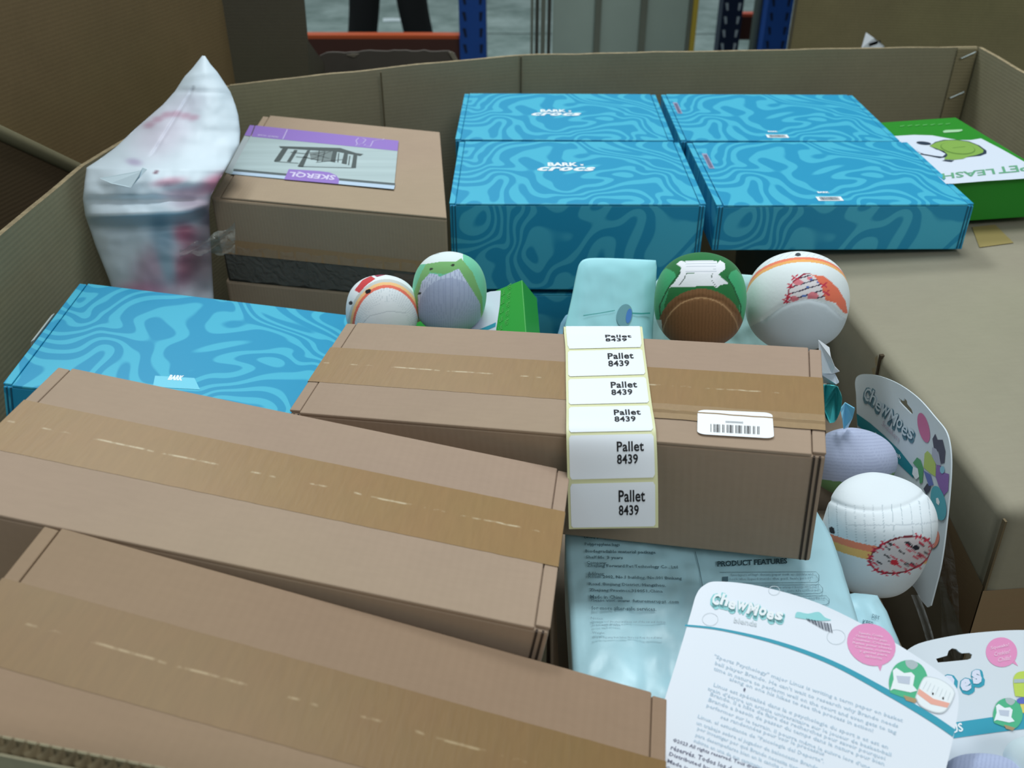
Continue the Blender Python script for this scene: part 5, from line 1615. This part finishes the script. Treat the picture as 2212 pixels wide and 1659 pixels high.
# ================================================================== white poly bag at the upper left
def poly_bag():
    Lk = [(437, 120), (415, 148), (398, 166), (378, 197), (352, 226), (330, 245), (290, 280), (250, 318), (215, 344), (187, 362), (183, 392), (179, 430), (184, 466), (196, 500), (206, 530), (220, 565), (236, 605), (250, 650), (256, 690)]
    Rk = [(443, 121), (455, 139), (470, 156), (498, 199), (509, 228), (515, 250), (519, 285), (517, 313), (500, 344), (486, 369), (471, 394), (455, 424), (452, 455), (453, 485), (455, 520), (457, 555), (459, 600), (462, 650), (464, 690)]
    Yk = [1.335, 1.325, 1.32, 1.305, 1.285, 1.27, 1.245, 1.215, 1.185, 1.15, 1.13, 1.12, 1.118, 1.135, 1.13, 1.12, 1.11, 1.10, 1.09]
    rows, cols = 120, 90
    K = len(Lk) - 1
    def cat(P_, t):
        i = min(int(t), K - 1); f_ = t - i
        if isinstance(P_[0], tuple): return tuple(P_[i][a] * (1 - f_) + P_[i + 1][a] * f_ for a in (0, 1))
        return P_[i] * (1 - f_) + P_[i + 1] * f_
    front, back, pxy = [], [], []
    for i in range(rows + 1):
        t = K * i / rows
        l, r_, Y = cat(Lk, t), cat(Rk, t), cat(Yk, t)
        for j_ in range(cols + 1):
            s = j_ / cols
            x, y = l[0] + (r_[0] - l[0]) * s, l[1] + (r_[1] - l[1]) * s
            bul = math.sin(PI * s) ** 0.6
            amp = min(1, t / 3) * 0.034
            nse = mnoise.noise(Vector((x * 0.016, y * 0.03, 1))) * 0.005 + mnoise.noise(Vector((x * 0.045, y * 0.05, 4))) * 0.0013
            fold = 0
            # big overhang fold across the middle (about y = 462) and the flap corner
            yf = 470 - 0.03 * (x - 180) - 22 * math.exp(-((x - 470) / 50.0) ** 2)
            dyf = y - yf
            fold += 0.016 * math.exp(-(dyf / 22.0) ** 2) if dyf < 0 else 0.016 * math.exp(-(dyf / 5.0) ** 2)
            fold -= 0.012 * math.exp(-((dyf - 20) / 12.0) ** 2)
            dy2 = y - (425 - 0.0 * x)
            fold -= 0.007 * math.exp(-((dy2 - 8) / 7.0) ** 2)
            # seams
            xs_ = 412 - (y - 200) * 0.62
            if 190 < y < 335: fold -= 0.003 * math.exp(-((x - xs_) / 4.0) ** 2)
            if abs(y - (196 + 0.05 * (x - 400))) < 8: fold -= 0.003 * (1 - abs(y - (196 + .05 * (x - 400))) / 8)
            Yf = Y + 0.012 - amp * bul - nse * min(1, t / 2) - fold * min(1, bul * 1.4)
            front.append(at_y(x, y, Yf)); back.append(at_y(x, y, Y + 0.014 + amp * 0.6 * bul))
            pxy.append((x, y))
    allp = front + back
    c = Vector((-0.46, 1.2, 0.85))
    V = [tuple(p - c) for p in allp]
    o_ = len(front); w = cols + 1; fs = []
    for i in range(rows):
        for j_ in range(cols):
            a_ = i * w + j_
            fs.append((a_, a_ + w, a_ + w + 1, a_ + 1)); fs.append((o_ + a_, o_ + a_ + 1, o_ + a_ + w + 1, o_ + a_ + w))
        fs.append((i * w, o_ + i * w, o_ + (i + 1) * w, (i + 1) * w)); fs.append((i * w + cols, (i + 1) * w + cols, o_ + (i + 1) * w + cols, o_ + i * w + cols))
    me = bpy.data.meshes.new('poly_bag'); me.from_pydata(V, [], fs)
    x = np.array([p[0] for p in pxy]); y = np.array([p[1] for p in pxy])
    col = fill(len(x), (214, 228, 238))
    def soft(mask_c, rx, ry, c_, ang=0, k=1.0):
        a_ = math.radians(ang); dx, dy = x - mask_c[0], y - mask_c[1]
        u_, v_ = dx * math.cos(a_) + dy * math.sin(a_), -dx * math.sin(a_) + dy * math.cos(a_)
        d = np.exp(-np.clip((u_ / rx) ** 2 + (v_ / ry) ** 2, 0, 30) ** 1.5) * k
        col[:] = col * (1 - d[:, None]) + np.array(c_, float) * d[:, None]
    soft((350, 285), 75, 50, (216, 210, 226), -35, 0.8)
    soft((400, 225), 45, 28, (206, 206, 222), -20, 0.6)
    for q in ((322, 270), (340, 258), (360, 248), (380, 246), (400, 250), (418, 254)):
        soft(q, 13, 7, (190, 150, 172), -10, 0.7)
    soft((365, 393), 36, 10, (196, 146, 168), -8, 0.8)
    soft((410, 415), 60, 14, (186, 140, 162), -4, 0.6)
    soft((470, 395), 40, 20, (196, 124, 150), -20, 0.9)
    soft((290, 350), 18, 8, (172, 160, 192), 10, 0.7)
    soft((430, 440), 60, 22, (160, 134, 154), 0, 0.6)
    soft((330, 580), 40, 60, (176, 140, 160), 30, 0.7)
    soft((400, 505), 30, 24, (176, 92, 116), 10, 0.85)
    soft((405, 570), 30, 60, (150, 86, 106), 20, 0.85)
    soft((440, 560), 35, 90, (112, 92, 98), 5, 0.75)
    soft((310, 630), 60, 22, (196, 132, 160), 0, 0.75)
    soft((350, 510), 24, 50, (142, 172, 190), -12, 0.9)
    soft((360, 570), 16, 40, (150, 180, 196), -15, 0.9)
    soft((470, 470), 40, 30, (110, 84, 96), -20, 0.7)
    soft((337, 372), 6, 3, (90, 40, 60), -15, 0.9)
    cl = col / 255; cl = np.where(cl <= 0.04045, cl / 12.92, ((cl + 0.055) / 1.055) ** 2.4)
    at = me.color_attributes.new('Col', 'FLOAT_COLOR', 'POINT')
    buf = np.ones((len(V), 4), np.float32); buf[:o_, :3] = cl; buf[o_:, :3] = cl * 0.9
    at.data.foreach_set('color', buf.ravel())
    me.polygons.foreach_set('use_smooth', [True] * len(me.polygons))
    me.materials.append(vcol_mat('white_poly_print', 0.5, 0.06, 60, spec=0.3))
    r = empty('white_poly_bag', Matrix.Translation(c), 'white translucent poly bag with pink contents, leaning in the left back corner', 'bag')
    link(bpy.data.objects.new('cover', me), r)
    # folded-over corner of the bag's flap
    q_ = [at_y(x_, y_, Y_) - c for x_, y_, Y_ in ((215, 385, 1.105), (318, 366, 1.085), (308, 362, 1.088), (300, 380, 1.078), (283, 405, 1.072), (240, 396, 1.085))]
    mb = MB(); mb.add([tuple(v) for v in q_] + [tuple(v + Vector((0, 0.0012, 0))) for v in q_], [tuple(range(6))[::-1], tuple(range(6, 12))] + [(i, (i + 1) % 6, 6 + (i + 1) % 6, 6 + i) for i in range(6)])
    mb.build('folded_corner', plain('bag_white', (205, 224, 234), 0.42), r)
poly_bag()

# ================================================================== behind the pallet box
def P_at(x, y, Y): return at_y(x, y, Y)
# left neighbour: brown pallet box, its long side runs along ours
lb1 = empty('pallet_box', Matrix.Translation((-1.3, 1.3, 0.14)), 'tall brown pallet box standing to the left', 'pallet box')
IM = Matrix.Translation((1.3, -1.3, -0.14))
mb = MB(); panel(mb, (-0.98, 0.35), (-0.56, 1.95), 0.14, 1.75, 0.008); mb.build('side_panel', m_wall2, lb1, IM)
mb = MB(); panel(mb, (-0.56, 1.95), (-1.9, 2.1), 0.14, 1.75, 0.008); mb.build('side_panel', m_wall2, lb1, IM)
mb = MB(); panel(mb, (-1.9, 2.1), (-2.1, 0.4), 0.14, 1.75, 0.008); mb.build('side_panel', m_wall2, lb1, IM)
mb = MB(); panel(mb, (-2.1, 0.4), (-0.98, 0.35), 0.14, 1.75, 0.008); mb.build('side_panel', m_wall2, lb1, IM)
# fold line strip on its side: points on that side plane
pn = Vector((1.60, -0.42, 0)).normalized()
def on_plane(x, y, off=0.012):
    p0 = Vector((-0.98, 0.35, 0)) + pn * off; d = ray(x, y); t = (p0 - CAM).dot(pn) / d.dot(pn); return CAM + d * t
a_, b2 = on_plane(-260, 165), on_plane(215, 388)
mb = MB(); mb.tube([tuple(a_ + (b2 - a_) * k / 8) for k in range(9)], 0.0105, 10)
mb.build('fold_ridge', plain('ridge_board', (124, 118, 92), 0.7, var=0.1), lb1, IM, smooth=True)
mb = MB()
c4 = [a_ , b2, on_plane(260, 700, .004), on_plane(-260, 700, .004)]
mb.add([tuple(v) for v in c4] + [tuple(v - pn * 0.003) for v in c4], [(0, 1, 2, 3), (7, 6, 5, 4), (0, 3, 7, 4)]); 
mb.build('lower_panel', cardboard('lower_board', (92, 76, 58), axis=2), lb1, IM)
# dark raised flap behind the left back corner
fd = empty('board_panel', Matrix.Translation(tuple(P_at(560, 100, 1.95))), 'dark upright cardboard flap behind the white poly bag', 'cardboard')
c0 = Vector(fd.location)
def slab(pts, Ys, t, parent, nm, mat, c0, **k):
    w = [P_at(x, y, Y) for (x, y), Y in zip(pts, Ys)]
    n = len(w); mb = MB()
    mb.add([tuple(v - c0) for v in w] + [tuple(v - c0 + Vector((0, t, 0))) for v in w], [tuple(range(n)), tuple(range(n, 2 * n))[::-1]] + [(i, n + i, n + (i + 1) % n, (i + 1) % n) for i in range(n)])
    return mb.build(nm, mat, parent, **k)
pts = [(392, -180), (640, -180), (656, 0), (664, 90), (668, 200), (505, 260), (478, 150), (440, 40), (428, 0)]
slab(pts, [1.90] * 9, 0.008, fd, 'flap', m_wall3, c0)
slab([(664, 90), (668, 200), (700, 200), (700, 140)], [1.909, 1.909, 2.08, 2.08], 0.008, fd, 'flap_return', m_wall3, c0)

# short torn open carton behind the back wall
tb_ = empty('torn_carton', Matrix.Translation(tuple(P_at(840, 200, 2.12))), 'dark grey carton with a torn top edge behind the back wall', 'carton')
c0 = Vector(tb_.location)
rnd = random.Random(11)
topl = [(668, 168), (676, 140), (690, 121), (705, 114)] + [(705 + 13.2 * k, 113 - (k > 5) * 3 + rnd.uniform(-1.6, 1.6)) for k in range(1, 21)] + [(982, 116), (990, 134)]
pts = [(668, 330)] + topl + [(990, 330)]
slab(pts, [2.1] * len(pts), 0.007, tb_, 'front_panel', plain('dull_board', (84, 78, 72), 0.85, var=0.1), c0)
slab([(748, 119), (760, 116), (775, 117), (765, 124)], [2.095] * 4, 0.002, tb_, 'torn_liner', plain('torn_grey', (120, 112, 100), 0.9), c0)
slab([(969, 113), (978, 112), (992, 136), (984, 138)], [2.094] * 4, 0.002, tb_, 'bent_edge', plain('torn_pale', (134, 128, 114), 0.9), c0)
mb = MB(); p1, p2 = P_at(990, 140, 2.1), P_at(668, 140, 2.1)
for (q1, q2) in (((p1.x, 2.107), (p1.x, 2.5)), ((p2.x + .007, 2.5), (p2.x + .007, 2.107)), ((p1.x, 2.5), (p2.x, 2.5))):
    panel(mb, (q1[0] - c0.x, q1[1] - c0.y), (q2[0] - c0.x, q2[1] - c0.y), 0.0 - c0.z, 0.78 - c0.z)
mb.build('side_panel', m_wall3, tb_)

# racks ------------------------------------------------------------
m_rblue = plain('rack_blue_paint', (26, 66, 136), 0.45, var=0.08)
m_rblue_d = plain('rack_blue_dark', (14, 26, 52), 0.5)
m_orange = plain('beam_orange', (176, 78, 42), 0.4)
m_beamshade = plain('beam_rust', (64, 34, 28), 0.6)  # beam front coloured dark red to stand in for its shade
m_steel = plain('grey_steel', (112, 118, 114), 0.45)
def upright(x0, x1, y, Y, label, mat=None, slotmat=None, height=2.6, depth=0.09):
    a_, b2 = P_at(x0, y, Y), P_at(x1, y, Y)
    w = b2.x - a_.x
    r = empty('rack_upright', Matrix.Translation(((a_.x + b2.x) / 2, Y, 0)), label, 'rack post')
    mb = MB(); mb.box(-w / 2, w / 2, 0, 0.004, 0.006, height); mb.box(-w / 2, -w / 2 + .004, 0.004, depth, 0.006, height); mb.box(w / 2 - .004, w / 2, 0.004, depth, 0.006, height)
    mb.build('column', mat or m_rblue, r)
    MB().box(-w / 2 - .02, w / 2 + .02, -0.02, depth + .02, 0, 0.006).build('foot_plate', mat or m_rblue, r)
    mb = MB()
    k = 0.1
    while k < 1.55:
        for s_ in (-1, 1):
            x_ = s_ * w * 0.32
            mb.add([(x_ - .006, -0.0012, k + .03), (x_ + .006, -0.0012, k + .03), (x_ + .006 + .004 * -s_, -0.0012, k), (x_ - .002 + .004 * -s_, -0.0012, k)], [(0, 3, 2, 1)])
        k += 0.055
    o = mb.build('slot_holes', slotmat or m_rblue_d, r); o['kind'] = 'stuff'
    return r
def beam(x0, x1, yt, yb, Y, label, mat_top=None, mat_face=None):
    a_, b2 = P_at(x0, yt, Y), P_at(x1, yt, Y); c_ = P_at(x0, yb, Y)
    r = empty('rack_beam', Matrix.Translation(((a_.x + b2.x) / 2, Y, c_.z)), label, 'rack beam')
    w = (b2.x - a_.x) / 2; h = a_.z - c_.z
    MB().box(-w, w, 0, 0.05, 0, h - 0.012).build('web', mat_face or m_beamshade, r)
    MB().box(-w, w, 0, 0.05, h - 0.012, h).build('top_flange', mat_top or m_orange, r)
    return r
upright(992, 1050, 60, 3.45, 'blue perforated rack upright left of the pale cage')
beam(560, 1000, 76, 138, 3.47, 'long orange rack beam in front of the person')
upright(1556, 1600, 60, 4.2, 'dark blue rack upright right of the yellow post', m_rblue_d, plain('slot_pale', (150, 160, 170), 0.5))
upright(1652, 1706, 60, 4.0, 'blue rack upright next to the far brown pallet box')
beam(1590, 1665, 30, 86, 4.35, 'short orange beam between the two right uprights', plain('beam_salmon', (196, 84, 60), 0.4))
pz = P_at(1634, 50, 4.1)
o = MB().tube([(0, 0, 0), (0, 0, 2.4)], 0.02, 12).build('steel_pole', m_steel, None, Matrix.Translation((pz.x, 4.1, 0)), smooth=True)
tag(o, 'thin grey steel pole between the two right rack uprights', 'pole')

# pale cage
Yc = 3.7
g0 = P_at(1150, 60, Yc)
cg = empty('wire_cage', Matrix.Translation((g0.x, Yc, 0)), 'grey metal cage with three pale panels and a yellow edge post', 'cage')
m_pan = plain('pale_panel', (150, 164, 156), 0.6, var=0.08, vscale=3)
m_post = plain('grey_post', (104, 108, 98), 0.5, var=0.1)
for k, (x0, x1) in enumerate(((1194, 1286), (1296, 1383), (1394, 1488))):
    a_, b2 = P_at(x0, 60, Yc), P_at(x1, 60, Yc)
    MB().box(a_.x - g0.x, b2.x - g0.x, 0.01, 0.03, 0.12, 2.0).build('pale_panel', m_pan, cg)
for (x0, x1, mt) in ((1146, 1152, m_post), (1156, 1164, plain('post_dark', (64, 64, 58), 0.6)), (1168, 1178, m_post), (1182, 1190, plain('post_dark', (64, 64, 58), 0.6)), (1284, 1297, m_post), (1381, 1395, m_post), (1484, 1491, m_post), (1492, 1503, plain('yellow_post_paint', (176, 152, 58), 0.5))):
    a_, b2 = P_at(x0, 60, Yc), P_at(x1, 60, Yc)
    MB().box(a_.x - g0.x, b2.x - g0.x, -0.01, 0.02, 0.0, 2.05).build('post', mt, cg)
a_, b2 = P_at(1146, 60, Yc), P_at(1503, 60, Yc)
mb = MB(); mb.box(a_.x - g0.x, b2.x - g0.x, -0.01, 0.02, 0.06, 0.12); mb.box(a_.x - g0.x, b2.x - g0.x, -0.01, 0.02, 2.0, 2.05); mb.build('cross_rail', m_post, cg)

# far right pallet box with a paper corner
a_ = P_at(1708, 60, 2.5)
rb_ = empty('pallet_box', Matrix.Translation((a_.x + 0.7, 2.9, 0.14)), 'tall olive brown pallet box behind the right back corner', 'pallet box')
c0 = Vector((a_.x + 0.7, 2.9, 0.14))
mb = MB()
x0 = a_.x - c0.x
panel(mb, (x0, 2.5 - c0.y), (x0 + 0.62, 2.42 - c0.y), 0, 1.75); mb.build('side_panel', cardboard('olive_board', (126, 114, 84), axis=2, var=0.1), rb_)
mb = MB(); panel(mb, (x0 + 0.62, 2.42 - c0.y), (x0 + 1.5, 2.15 - c0.y), 0, 1.75); mb.build('side_panel', cardboard('rust_board', (116, 96, 72), axis=2, var=0.1), rb_)
mb = MB(); panel(mb, (x0 + .42, 3.4 - c0.y), (x0, 2.5 - c0.y), 0, 1.75); panel(mb, (x0 + 1.5, 2.15 - c0.y), (x0 + 1.5, 3.4 - c0.y), 0, 1.75); panel(mb, (x0 + 1.5, 3.4 - c0.y), (x0 + .42, 3.4 - c0.y), 0, 1.75)
mb.build('side_panel', m_wall3, rb_)
mb = MB()
w = [P_at(1861, 104, 2.2), P_at(1871, 70, 2.21), P_at(1888, 82, 2.2), P_at(1910, 99, 2.19), P_at(1912, 120, 2.2), P_at(1861, 130, 2.2)]
c_ = w[0].copy()
n = len(w)
mb.add([tuple(v - c_) for v in w] + [tuple(v - c_ + Vector((0, .001, 0))) for v in w], [tuple(range(n))[::-1], tuple(range(n, 2 * n))] + [(i, (i + 1) % n, n + (i + 1) % n, n + i) for i in range(n)])
pp = mb.build('paper_sheet', m_paper, None, Matrix.Translation(c_)); tag(pp, 'white paper corner sticking up behind the back wall at right', 'paper')
mb = MB()
for k in range(4):
    q0 = P_at(1877 + k * 5, 94 - k * 1.5, 2.197); mb.add([tuple(q0 - c_), tuple(q0 - c_ + Vector((.010, 0, 0.003))), tuple(q0 - c_ + Vector((.012, 0, -0.003))), tuple(q0 - c_ + Vector((.003, 0, -0.006)))], [(0, 3, 2, 1)])
mb.build('printed_mark', m_black, pp)
# scrap on the floor
o = MB().box(-.10, .10, -.05, .05, 0, 0.008).build('paper_scrap', plain('bright_scrap', (220, 232, 236), 0.5), None, Matrix.Translation(tuple(at_z(857, 44, 0.0))) @ Matrix.Rotation(0.1, 4, 'Z'), bevel=0.003, wob=0.004)
tag(o, 'white scrap lying on the floor between the person\'s legs', 'paper')

# ================================================================== person behind the beam
def person(px_l, px_r, Y):
    a_ = at_z(px_l, 60, 0.25); 
    lx = P_at(px_l, 40, Y).x; rx = P_at(px_r, 40, Y).x
    cx_ = (lx + rx) / 2
    V = [(0, 0, 0.92), (0, 0.0, 1.12), (0, 0, 1.38), (0, 0, 1.48), (0, -0.02, 1.60), (0, -0.02, 1.70)]
    rad = [0.15, 0.135, 0.15, 0.06, 0.09, 0.075]
    E_ = [(0, 1), (1, 2), (2, 3), (3, 4), (4, 5)]
    for s_, fx_ in ((-1, lx - cx_), (1, rx - cx_)):
        k = len(V)
        V += [(s_ * 0.10, 0, 0.86), (fx_ * 0.72, -0.02, 0.50), (fx_ * 1.0, 0.0, 0.24), (fx_ * 1.04, 0.0, 0.09), (fx_ * 1.1, -0.14, 0.045)]
        rad += [0.105, 0.085, 0.082, 0.062, 0.042]
        E_ += [(0, k), (k, k + 1), (k + 1, k + 2), (k + 2, k + 3), (k + 3, k + 4)]
        k = len(V)
        V += [(s_ * 0.19, 0, 1.36), (s_ * 0.24, 0.0, 1.10), (s_ * 0.24, -0.08, 0.88), (s_ * 0.24, -0.10, 0.80)]
        rad += [0.06, 0.045, 0.035, 0.03]
        E_ += [(2, k), (k, k + 1), (k + 1, k + 2), (k + 2, k + 3)]
    me = bpy.data.meshes.new('person'); me.from_pydata(V, E_, [])
    o = bpy.data.objects.new('person', me); link(o, None, Matrix.Translation((cx_, Y, 0)))
    md = o.modifiers.new('skin', 'SKIN')
    sv = me.skin_vertices[0].data
    for i, r_ in enumerate(rad): sv[i].radius = (r_, r_)
    sv[0].use_root = True
    md.use_smooth_shade = True
    s2 = o.modifiers.new('sub', 'SUBSURF'); s2.levels = 2; s2.render_levels = 2
    me.materials.append(plain('black_trousers', (20, 20, 22), 0.9))
    return tag(o, 'person in black trousers standing beyond the orange beam, only lower legs visible', 'person')
person(772, 912, 5.1)
